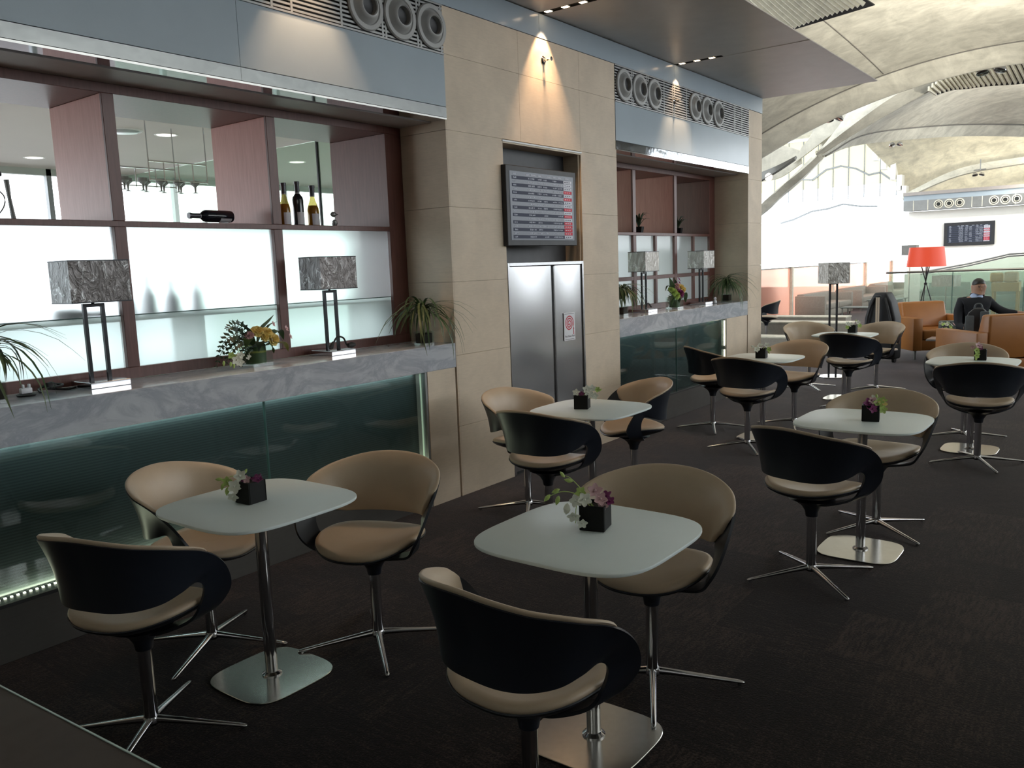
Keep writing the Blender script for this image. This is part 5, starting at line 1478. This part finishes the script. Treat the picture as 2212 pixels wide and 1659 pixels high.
# orange glass partition with posts
t = thing('glass_screen', 'row of orange tinted glass panels with pale posts beside the grey sofas', 'partition')
posts = [19.0, 22.38, 26.1, 29.9, 33.6]
for a, b_ in zip(posts[:-1], posts[1:]):
    MB().box(-3.512, -3.50, a + .05, b_ - .05, .02, 1.40).build('glass_panel', M['orange_glass'], t, smooth=False)
    MB().box(-3.53, -3.48, a + .05, b_ - .05, 1.401, 1.43).build('cap_rail', M['alu'], t, smooth=False)
for y in posts: MB().box(-3.56, -3.44, y - .05, y + .05, 0, 1.44).build('post', M['slat'], t, smooth=False)
def sofa(y0, y1, label):
    t = thing('sofa', label, 'sofa', (-3.06, (y0 + y1) / 2, 0), 0, 'taupe grey sofas along the orange glass')
    h = (y1 - y0) / 2
    MB().box(-.40, .38, -h + .16, h - .16, .08, .26).build('seat_base', M['grey_fabric'], t, bevel=.015)
    MB().box(-.40, -.19, -h + .16, h - .16, .261, .68).build('backrest', M['grey_fabric'], t, bevel=.03)
    for s in (-1, 1): MB().box(-.40, .40, min(s * h, s * (h - .15)), max(s * h, s * (h - .15)), .08, .64).build('armrest', M['grey_fabric'], t, bevel=.02)
    for s in (-1, 1): MB().box(-.185, .40, min(s * .01, s * (h - .165)), max(s * .01, s * (h - .165)), .261, .42).build('seat_cushion', M['grey_fabric'], t, bevel=.03)
    for sx in (-.34, .34):
        for sy in (-h + .08, h - .08): MB().box(sx - .02, sx + .02, sy - .02, sy + .02, .0005, .08).build('leg', M['alu'], t, smooth=False)
sofa(22.6, 25.3, 'taupe grey sofa before the second orange panel, nearest of three')
sofa(26.3, 29.2, 'taupe grey sofa before the third orange panel, behind the floor lamp')
sofa(30.1, 33.0, 'taupe grey sofa before the last orange panel, left of the suitcase')
def low_table(loc, sx, sy, h, label):
    t = thing('coffee_table', label, 'coffee table', loc, 0)
    MB().box(-sx / 2, sx / 2, -sy / 2, sy / 2, h - .025, h).build('table_top', M['dark_green'], t, smooth=False, bevel=.003)
    for a in (-1, 1):
        for c in (-1, 1): MB().box(a * (sx / 2 - .05) - .015, a * (sx / 2 - .05) + .015, c * (sy / 2 - .05) - .015, c * (sy / 2 - .05) + .015, .0005, h - .025).build('leg', M['alu'], t, smooth=False)
    return t
low_table((-1.75, 25.4, 0), .8, 1.3, .42, 'dark coffee table before the grey sofas')
low_table((-1.55, 21.9, 0), .9, .6, .40, 'dark coffee table right of the floor lamp')
# low cream planter boxes at the end of the stone wall
for (x0, x1, y0, y1, h, lb) in ((-2.9, -1.2, 19.2, 19.65, .34, 'low cream bench box behind the taupe chairs, upper one'), (-2.55, -.55, 17.0, 17.45, .38, 'low cream bench box behind the taupe chairs, middle one'), (-2.2, -.9, 14.6, 15.0, .30, 'low cream bench box at the end of the stone wall, lowest one')):
    t = thing('bench_box', lb, 'bench', ((x0 + x1) / 2, (y0 + y1) / 2, 0))
    sx, sy = (x1 - x0) / 2, (y1 - y0) / 2
    MB().box(-sx, sx, -sy, sy, 0.0005, h - .03).build('body', M['grey_fabric'], t, smooth=False)
    MB().box(-sx - .01, sx + .01, -sy - .01, sy + .01, h - .029, h).build('top', M['slat'], t, smooth=False, bevel=.004)

# glass balustrade
t = thing('glass_balustrade', 'green glass balustrade with a chrome rail behind the red floor lamp', 'railing')
xs = [-.98, .45, 1.9, 3.4, 4.9]
for a, b_ in zip(xs[:-1], xs[1:]):
    MB().box(a + .008, b_ - .008, 22.0, 22.014, .03, 1.20).build('glass_panel', M['rail_glass'], t, smooth=False)
MB().tube([(-1.02, 22.007, 1.225), (4.9, 22.007, 1.265)], .026, 10).build('handrail', M['chrome'], t)
for x in xs[1:-1]: MB().box(x - .006, x + .006, 21.995, 22.02, .03, 1.21).build('glass_joint', M['frost_edge'], t, smooth=False)
MB().box(-.99, 4.9, 21.97, 22.04, .0005, .028).build('floor_channel', M['alu'], t, smooth=False)
t = thing('ramp_balustrade', 'second balustrade whose rail climbs to the right before the white wall', 'railing')
rp = [(-.75, 24.6, 1.16), (.25, 25.4, 1.34), (1.15, 26.0, 1.56), (2.6, 26.0, 1.60), (4.5, 26, 1.62)]
for z_, nm in ((0, 'handrail'), (-.055, 'lower_rail')): MB().tube([(p[0], p[1], p[2] + z_) for p in rp], .020, 8).build(nm, M['alu'], t)
for p, q in zip(rp[:-1], rp[1:]):
    MB().add([(p[0], p[1], .02), (q[0], q[1], .02), (q[0], q[1], q[2] - .08), (p[0], p[1], p[2] - .08), (p[0], p[1] + .012, .02), (q[0], q[1] + .012, .02), (q[0], q[1] + .012, q[2] - .08), (p[0], p[1] + .012, p[2] - .08)], [(0, 1, 2, 3), (7, 6, 5, 4), (0, 4, 5, 1), (1, 5, 6, 2), (2, 6, 7, 3), (3, 7, 4, 0)]).build('glass_panel', M['rail_glass'], t, smooth=False)
# things seen through the glass
gw = MB().box(-2.2, 5, 29.6, 29.9, 0, 1.0).build('low_wall', M['green_wall'], smooth=False); tag(gw, 'pale green low wall seen through the glass balustrade', 'wall', kind='structure')
t = thing('wooden_bench', 'pale wooden side bench with cushions behind the seated man', 'bench', (1.33, 24.0, 0))
MB().box(-.30, .30, -.22, .22, .66, .88).build('seat_box', M['tan_wood'], t, smooth=False, bevel=.004)
for sx in (-.26, .26):
    for sy in (-.18, .18): MB().box(sx - .025, sx + .025, sy - .025, sy + .025, .0005, .66).build('leg', M['tan_wood'], t, smooth=False)
cu = MB().box(-.16, .16, -.07, .07, -.13, .13).build('cushion', M['cushion'], bevel=.05, seg=3); cu.location = (1.44, 23.93, 1.012); cu.rotation_euler = (radians(-4), 0, 0); tag(cu, 'patterned tan cushion standing on the wooden bench', 'cushion')
cu = MB().box(-.15, .15, -.06, .06, -.12, .12).build('cushion', M['tan_wood'], bevel=.05, seg=3); cu.location = (1.11, 24.05, 1.002); tag(cu, 'plain tan cushion left of the patterned one on the bench', 'cushion')
t = thing('floor_lamp', 'chrome stand lamp with a white and silver shade behind the balustrade', 'floor lamp', (.08, 23.4, 0), radians(-20))
MB().lathe([(0, .0005), (.16, .0005), (.16, .015), (0, .015)], 28).build('base', M['chrome'], t)
MB().lathe([(.014, .015), (.014, .80)], 12).build('post', M['chrome'], t)
b = MB()
for (xa, xb, ya, yb) in ((-.29, .29, -.15, -.147), (-.29, .29, .147, .15), (-.29, -.287, -.147, .147), (.287, .29, -.147, .147)): b.box(xa, xb, ya, yb, .82, 1.10)
b.build('lamp_shade', M['shade_light'], t, smooth=False)
def dark_sofa(loc, sx, label):
    t = thing('sofa', label, 'sofa', loc, 0, 'dark sofas behind the balustrade')
    MB().box(-sx, sx, -.35, .35, .0005, .38).build('seat', M['dark_green'], t, bevel=.03)
    MB().box(-sx, sx, .2, .38, .381, .78).build('backrest', M['dark_green'], t, bevel=.03)
    for s in (-1, 1): MB().box(min(s * sx, s * (sx + .14)), max(s * sx, s * (sx + .14)), -.36, .37, .0005, .58).build('armrest', M['dark_green'], t, bevel=.02)
dark_sofa((-.55, 27.4, 0), .55, 'dark sofa seen through the left end of the glass balustrade')
dark_sofa((.7, 28.2, 0), .5, 'dark sofa seen through the balustrade behind the red lamp')
# far small lamps above the orange glass
t = thing('floor_lamp', 'grey square lamp shade standing out against the white background', 'floor lamp', (-1.62, 27.5, 0))
MB().box(-.2, .2, -.2, .2, 1.62, 1.92).build('lamp_shade', M['alu'], t, smooth=False); MB().lathe([(.015, .02), (.015, 1.62)], 10).build('post', M['chrome'], t); MB().lathe([(0, .0005), (.15, .0005), (.15, .02), (0, .02)], 20).build('base', M['chrome'], t)
t = thing('floor_lamp', 'small distant red orange lamp shade beside the grey one', 'floor lamp', (-1.9, 33.0, 0))
MB().lathe([(.20, 1.62), (.15, 1.84)], 24, cap=False).build('lamp_shade', M['lamp_red'], t); MB().lathe([(.015, .02), (.015, 1.80)], 10).build('post', M['lamp_black'], t); MB().lathe([(0, .0005), (.15, .0005), (.15, .02), (0, .02)], 20).build('base', M['lamp_black'], t)

# vault spotlights
def vault_spot(p, label, sc=1.0):
    t = thing('vault_spotlight', label, 'spotlight', p, 0, 'round spotlights hung under the vault ribs')
    for dx in (-.11 * sc, .11 * sc):
        h = MB().lathe([(.0, .09), (.05, .085), (.085, .03), (.09, 0), (.08, -.004), (0, -.006)], 20, (dx, 0, -.05)).build('lamp_head', M['chrome'], t)
        h.scale = (sc, sc, sc)
        h.rotation_euler = (radians(-18), radians(12 if dx > 0 else -12), 0)
    MB().tube([(-.15 * sc, 0, .10), (.22 * sc, .05, .12)], .022, 8).build('arm', M['alu'], t)
    MB().tube([(0.05, .0, .10), (0.05, .02, .45)], .018, 6).build('drop_rod', M['alu'], t)
vault_spot((-1.36, 18.66, 4.60), 'pair of spotlights under the first vault rib at the left')
vault_spot((1.52, 18.66, 5.12), 'pair of spotlights under the first vault rib beside the louvres', 1.2)
for (p_, tg_, e_, sz_) in (((5.6, 8.5, 3.3), (2.6, 13.5, 6.0), 2300, 52), ((5.6, 13.0, 3.3), (2.0, 16.0, 5.7), 1900, 56), ((4.7, 17.3, 3.2), (1.6, 14.6, 5.8), 900, 64), ((2.6, 23.0, 4.0), (.4, 25.2, 5.6), 420, 90), ((3.5, 28.0, 3.9), (.5, 33.5, 5.2), 1300, 50)):  # added lights without fixtures, brighten the undersides of the vaults
    d_ = bpy.data.lights.new('added_vault_light', 'SPOT'); d_.energy = e_; d_.spot_size = radians(sz_); d_.spot_blend = 1.0; d_.color = (1.0, .95, .82); d_.shadow_soft_size = .25
    o_ = bpy.data.objects.new('added_vault_light', d_); COL.objects.link(o_); o_.location = p_
    o_.rotation_euler = (Vector(tg_) - Vector(p_)).to_track_quat('-Z', 'Y').to_euler()
vault_spot((-1.85, 26.4, 4.84), 'pair of small spotlights under the second vault rib')
vault_spot((-.60, 32.6, 4.28), 'pair of tiny spotlights above the far fascia')
sf = thing('ceiling', 'small curved grey soffit with a round downlight beyond the stone wall end', 'ceiling panel', kind='structure')
MB().grid([[(-3.1 + 1.15 * u, 18.0 + .1 * v, 3.22 + .49 * u ** 1.4 + v * .27 * (1 - .75 * u)) for u in [k / 16 for k in range(17)]] for v in (0, .5, 1)], thick=-.05).build('curved_sheet', M['alu'], sf)
MB().lathe([(0, -.012), (.07, -.012), (.085, 0)], 20, (-2.52, 17.98, 3.42), 'y').build('downlight', M['downlight'], sf)

# ================================================================== SEATED MAN, HIS SEAT, BAGS
def skin_body(name, nodes, edges, m, parent, sub=2, root=0):
    me = bpy.data.meshes.new(name)
    me.from_pydata([n[0] for n in nodes], edges, [])
    o = bpy.data.objects.new(name + '_source', me); COL.objects.link(o)
    md = o.modifiers.new('skin', 'SKIN'); md.use_smooth_shade = True
    for i, n in enumerate(nodes):
        r = n[1] if isinstance(n[1], tuple) else (n[1], n[1])
        me.skin_vertices[0].data[i].radius = r
        me.skin_vertices[0].data[i].use_root = (i == root)
    s = o.modifiers.new('sub', 'SUBSURF'); s.levels = sub; s.render_levels = sub
    dg = bpy.context.evaluated_depsgraph_get(); dg.update()
    out = bpy.data.meshes.new_from_object(o.evaluated_get(dg))
    bpy.data.objects.remove(o)
    out.materials.clear(); out.materials.append(m)
    for p in out.polygons: p.use_smooth = True
    out.name = name
    return obj(name, out, parent)
man = thing('person', 'seated man in a black sweater with light blue collar, looking down to the right', 'person', (2.06, 13.95, 0), radians(28))
# local: -y is towards the viewer's side he faces, +x image right
nodes = [((0, .0, .50), (.16, .13)), ((0, .02, .66), (.155, .115)), ((0, .0, .84), (.175, .12)), ((0, -.01, .955), (.13, .085)), ((.01, -.02, 1.015), (.062, .066)),
         ((.02, -.05, 1.075), (.072, .088)), ((.03, -.05, 1.155), (.096, .118)), ((.03, -.04, 1.225), (.086, .108)),
         ((-.18, 0, .93), .07), ((-.235, -.02, .78), .052), ((-.25, -.10, .60), .042), ((-.17, -.30, .57), .033), ((-.12, -.36, .57), (.034, .02)),
         ((.18, 0, .93), .07), ((.28, -.04, .84), .054), ((.40, -.10, .78), .047), ((.60, -.20, .76), .036), ((.66, -.235, .765), (.034, .02)),
         ((-.10, -.06, .50), .095), ((-.13, -.46, .50), .075), ((-.13, -.50, .28), .058), ((-.13, -.48, .08), .04), ((-.13, -.60, .045), (.038, .03)),
         ((.10, -.06, .50), .095), ((.13, -.46, .50), .075), ((.13, -.50, .28), .058), ((.13, -.48, .08), .04), ((.13, -.60, .045), (.038, .03))]
edges = [(0, 1), (1, 2), (2, 3), (3, 4), (4, 5), (5, 6), (6, 7), (3, 8), (8, 9), (9, 10), (10, 11), (11, 12), (3, 13), (13, 14), (14, 15), (15, 16), (16, 17), (0, 18), (18, 19), (19, 20), (20, 21), (21, 22), (0, 23), (23, 24), (24, 25), (25, 26), (26, 27)]
body = skin_body('body', nodes, edges, M['skin'], man)
# clothing: same skeleton a little fuller
sw = [nodes[i] for i in (0, 1, 2, 3, 8, 9, 10, 11, 13, 14, 15, 16)]
sw = [(p, (r[0] + .014, r[1] + .014) if isinstance(r, tuple) else r + .014) for p, r in sw]
sw[7] = ((-.19, -.25, .577), .042); sw[11] = ((.55, -.175, .762), .044)
sw[3] = ((0, -.01, .955), (.175, .125)); sw[2] = ((0, 0, .84), (.215, .155)); sw[1] = ((0, .02, .66), (.19, .15)); sw[4] = ((-.175, 0, .945), .092); sw[8] = ((.175, 0, .945), .092); sw.append(((.005, -.015, 1.0), (.088, .082)))
skin_body('sweater', sw, [(0, 1), (1, 2), (2, 3), (3, 4), (4, 5), (5, 6), (6, 7), (3, 8), (8, 9), (9, 10), (10, 11), (3, 12)], M['sweater'], man)
tr = [nodes[i] for i in (0, 18, 19, 20, 21, 23, 24, 25, 26)]
tr = [(p, (r[0] + .012, r[1] + .012) if isinstance(r, tuple) else r + .014) for p, r in tr]
skin_body('trousers', tr, [(0, 1), (1, 2), (2, 3), (3, 4), (0, 5), (5, 6), (6, 7), (7, 8)], M['trousers'], man)
# collar, hair, face
MB().grid([[((r) * cos(a) + .008, (r * .95) * sin(a) - .02, z + .02 * cos(a + 1.6)) for a in [2 * pi * k / 24 for k in range(25)]] for r, z in ((.098, .995), (.078, 1.05), (.076, 1.06))], thick=.006).build('collar', M['collar'], man)
MB().add([(-.07, -.06, 1.035), (-.01, -.09, 1.03), (-.02, -.125, .965), (-.10, -.095, .955), (-.07, -.055, 1.04), (-.01, -.085, 1.035), (-.02, -.119, .97), (-.10, -.089, .96)], [(0, 1, 2, 3), (7, 6, 5, 4), (0, 4, 5, 1), (1, 5, 6, 2), (2, 6, 7, 3), (3, 7, 4, 0)]).build('collar_flap', M['collar'], man, smooth=False)
hp = Vector((.03, -.042, 1.165))
rows_ = []
for i in range(11):
    th = i / 10 * 1.75; r = []
    for k in range(25):
        a = 2 * pi * k / 24
        lim = 1.26 + .80 * (.5 + .5 * cos(a - pi / 2))      # long at the nape, short at the forehead
        t_ = th / 1.75 * lim
        k_ = 1 - .05 * (i / 10) ** 3
        r.append((hp.x + .086 * k_ * sin(t_) * cos(a), hp.y + .008 + .108 * k_ * sin(t_) * sin(a), hp.z + .022 + .098 * cos(t_)))
    rows_.append(r)
MB().grid(rows_, thick=.006).build('hair', M['hair'], man)
fb = Vector((.038, -.146, 1.135))
MB().add([(fb.x, fb.y + .01, fb.z + .03), (fb.x - .014, fb.y + .012, fb.z - .012), (fb.x + .014, fb.y + .012, fb.z - .012), (fb.x + .002, fb.y - .016, fb.z - .010)], [(0, 1, 3), (0, 3, 2), (1, 2, 3), (0, 2, 1)]).build('nose', M['skin'], man, bevel=.003)
for s in (-1, 1):
    MB().lathe([(0, -.006), (.010, -.003), (.010, .003), (0, .006)], 10, (fb.x + s * .03, fb.y + .018, fb.z + .025), 'y').build('eye', M['ink'], man)
    MB().box(fb.x + s * .03 - .018, fb.x + s * .03 + .018, fb.y + .008, fb.y + .02, fb.z + .040, fb.z + .046).build('eyebrow', M['hair'], man, smooth=False)
    MB().lathe([(0, -.008), (.020, -.006), (.024, .0), (.014, .008), (0, .008)], 12, (hp.x + s * .086, hp.y + .005, hp.z - .02), 'x').build('ear', M['skin'], man)
MB().box(fb.x - .020, fb.x + .020, fb.y + .010, fb.y + .018, fb.z - .043, fb.z - .036).build('mouth', M['petal_pink'], man, bevel=.002)
def hand(base, d, up, side):
    d = Vector(d).normalized(); up = Vector(up).normalized(); lat = d.cross(up).normalized() * side; base = Vector(base)
    for i, (o_, l) in enumerate(((-.027, .062), (-.009, .072), (.009, .068), (.026, .054))):
        s0 = base + d * .045 + lat * o_
        MB().tube([s0, s0 + d * l * .45 - up * .004, s0 + d * l * .78 - up * .018, s0 + d * l * .92 - up * .034], [.0085, .008, .0075, .006], 8).build('finger', M['skin'], man)
    s0 = base + lat * (-.03)
    MB().tube([s0, s0 + d * .025 - lat * .022, s0 + d * .05 - lat * .026 - up * .012], [.011, .009, .007], 8).build('thumb', M['skin'], man)
hand((.66, -.235, .765), (.8, -.5, -.1), (0, 0, 1), 1); hand((-.12, -.36, .57), (.5, -.8, 0), (0, 0, 1), -1)
t = thing('armchair', 'dark armchair under the seated man, mostly hidden', 'armchair', (2.02, 14.08, 0), radians(28))
MB().box(-.36, .36, -.35, .30, .0005, .35).build('seat', M['dark_green'], t, bevel=.03)
MB().box(-.36, .36, .24, .38, .351, .64).build('backrest', M['dark_green'], t, bevel=.03)
t = thing('backpack', 'black and grey backpack standing before the seated man', 'backpack', (2.22, 13.15, 0), radians(5))
b = MB(); prof = [(-.16, 0.0005), (-.18, .25), (-.17, .65), (-.12, .84), (-.05, .90), (.06, .90), (.12, .84), (.17, .65), (.18, .25), (.16, 0.0005)]
vs = [(p[0], -.09, p[1]) for p in prof] + [(p[0] * .9, .1, p[1]) for p in prof]; n = len(prof)
b.add(vs, [tuple(range(n)), tuple(range(2 * n - 1, n - 1, -1))] + [((i + 1) % n, i, n + i, n + (i + 1) % n) for i in range(n)])
b.build('body', M['suit_black'], t, bevel=.03, seg=2)
for (x0, x1, z0, z1) in ((-.15, -.04, .15, .80), (.03, .14, .50, .86)): MB().box(x0, x1, -.115, -.085, z0, z1).build('grey_panel', M['bag_grey'], t, bevel=.02)
MB().tube(cr([(-.05, 0, .89), (-.03, 0, .95), (.03, 0, .95), (.05, 0, .89)], 10), .012, 8).build('grab_loop', M['bag_grey'], t)
ph = thing('phone_case', 'bright magenta phone case in the man\'s outstretched hand', 'phone', (2.76, 14.07, .735))
MB().box(-.045, .06, -.012, .012, 0, .07).build('case', M['pink'], ph, bevel=.006)
MB().box(-.040, .055, .0122, .0135, .005, .065).build('display', M['screen'], ph, smooth=False)
t = thing('flower_pot', 'small dry flower arrangement beside the seated man', 'flower pot', (1.78, 13.4, 0))
MB().box(-.22, .22, -.22, .22, .42, .445).build('stand_top', M['alu'], t, smooth=False)
MB().lathe([(.02, .02), (.02, .42)], 12).build('stand_post', M['chrome'], t); MB().lathe([(0, .0005), (.16, .0005), (.16, .018), (0, .018)], 24).build('stand_base', M['chrome'], t)
MB().box(-.04, .04, -.04, .04, .4455, .53).build('cube_pot', M['pot'], t, smooth=False)
r = random.Random(9)
for k in range(14):
    a = r.uniform(0, 6.28); q = r.uniform(.02, .12)
    place('blossom', PET[r.choice('wppg')], t, (q * cos(a), q * sin(a), .56 + r.uniform(0, .10)), (cos(a), sin(a), .8), 1.5)
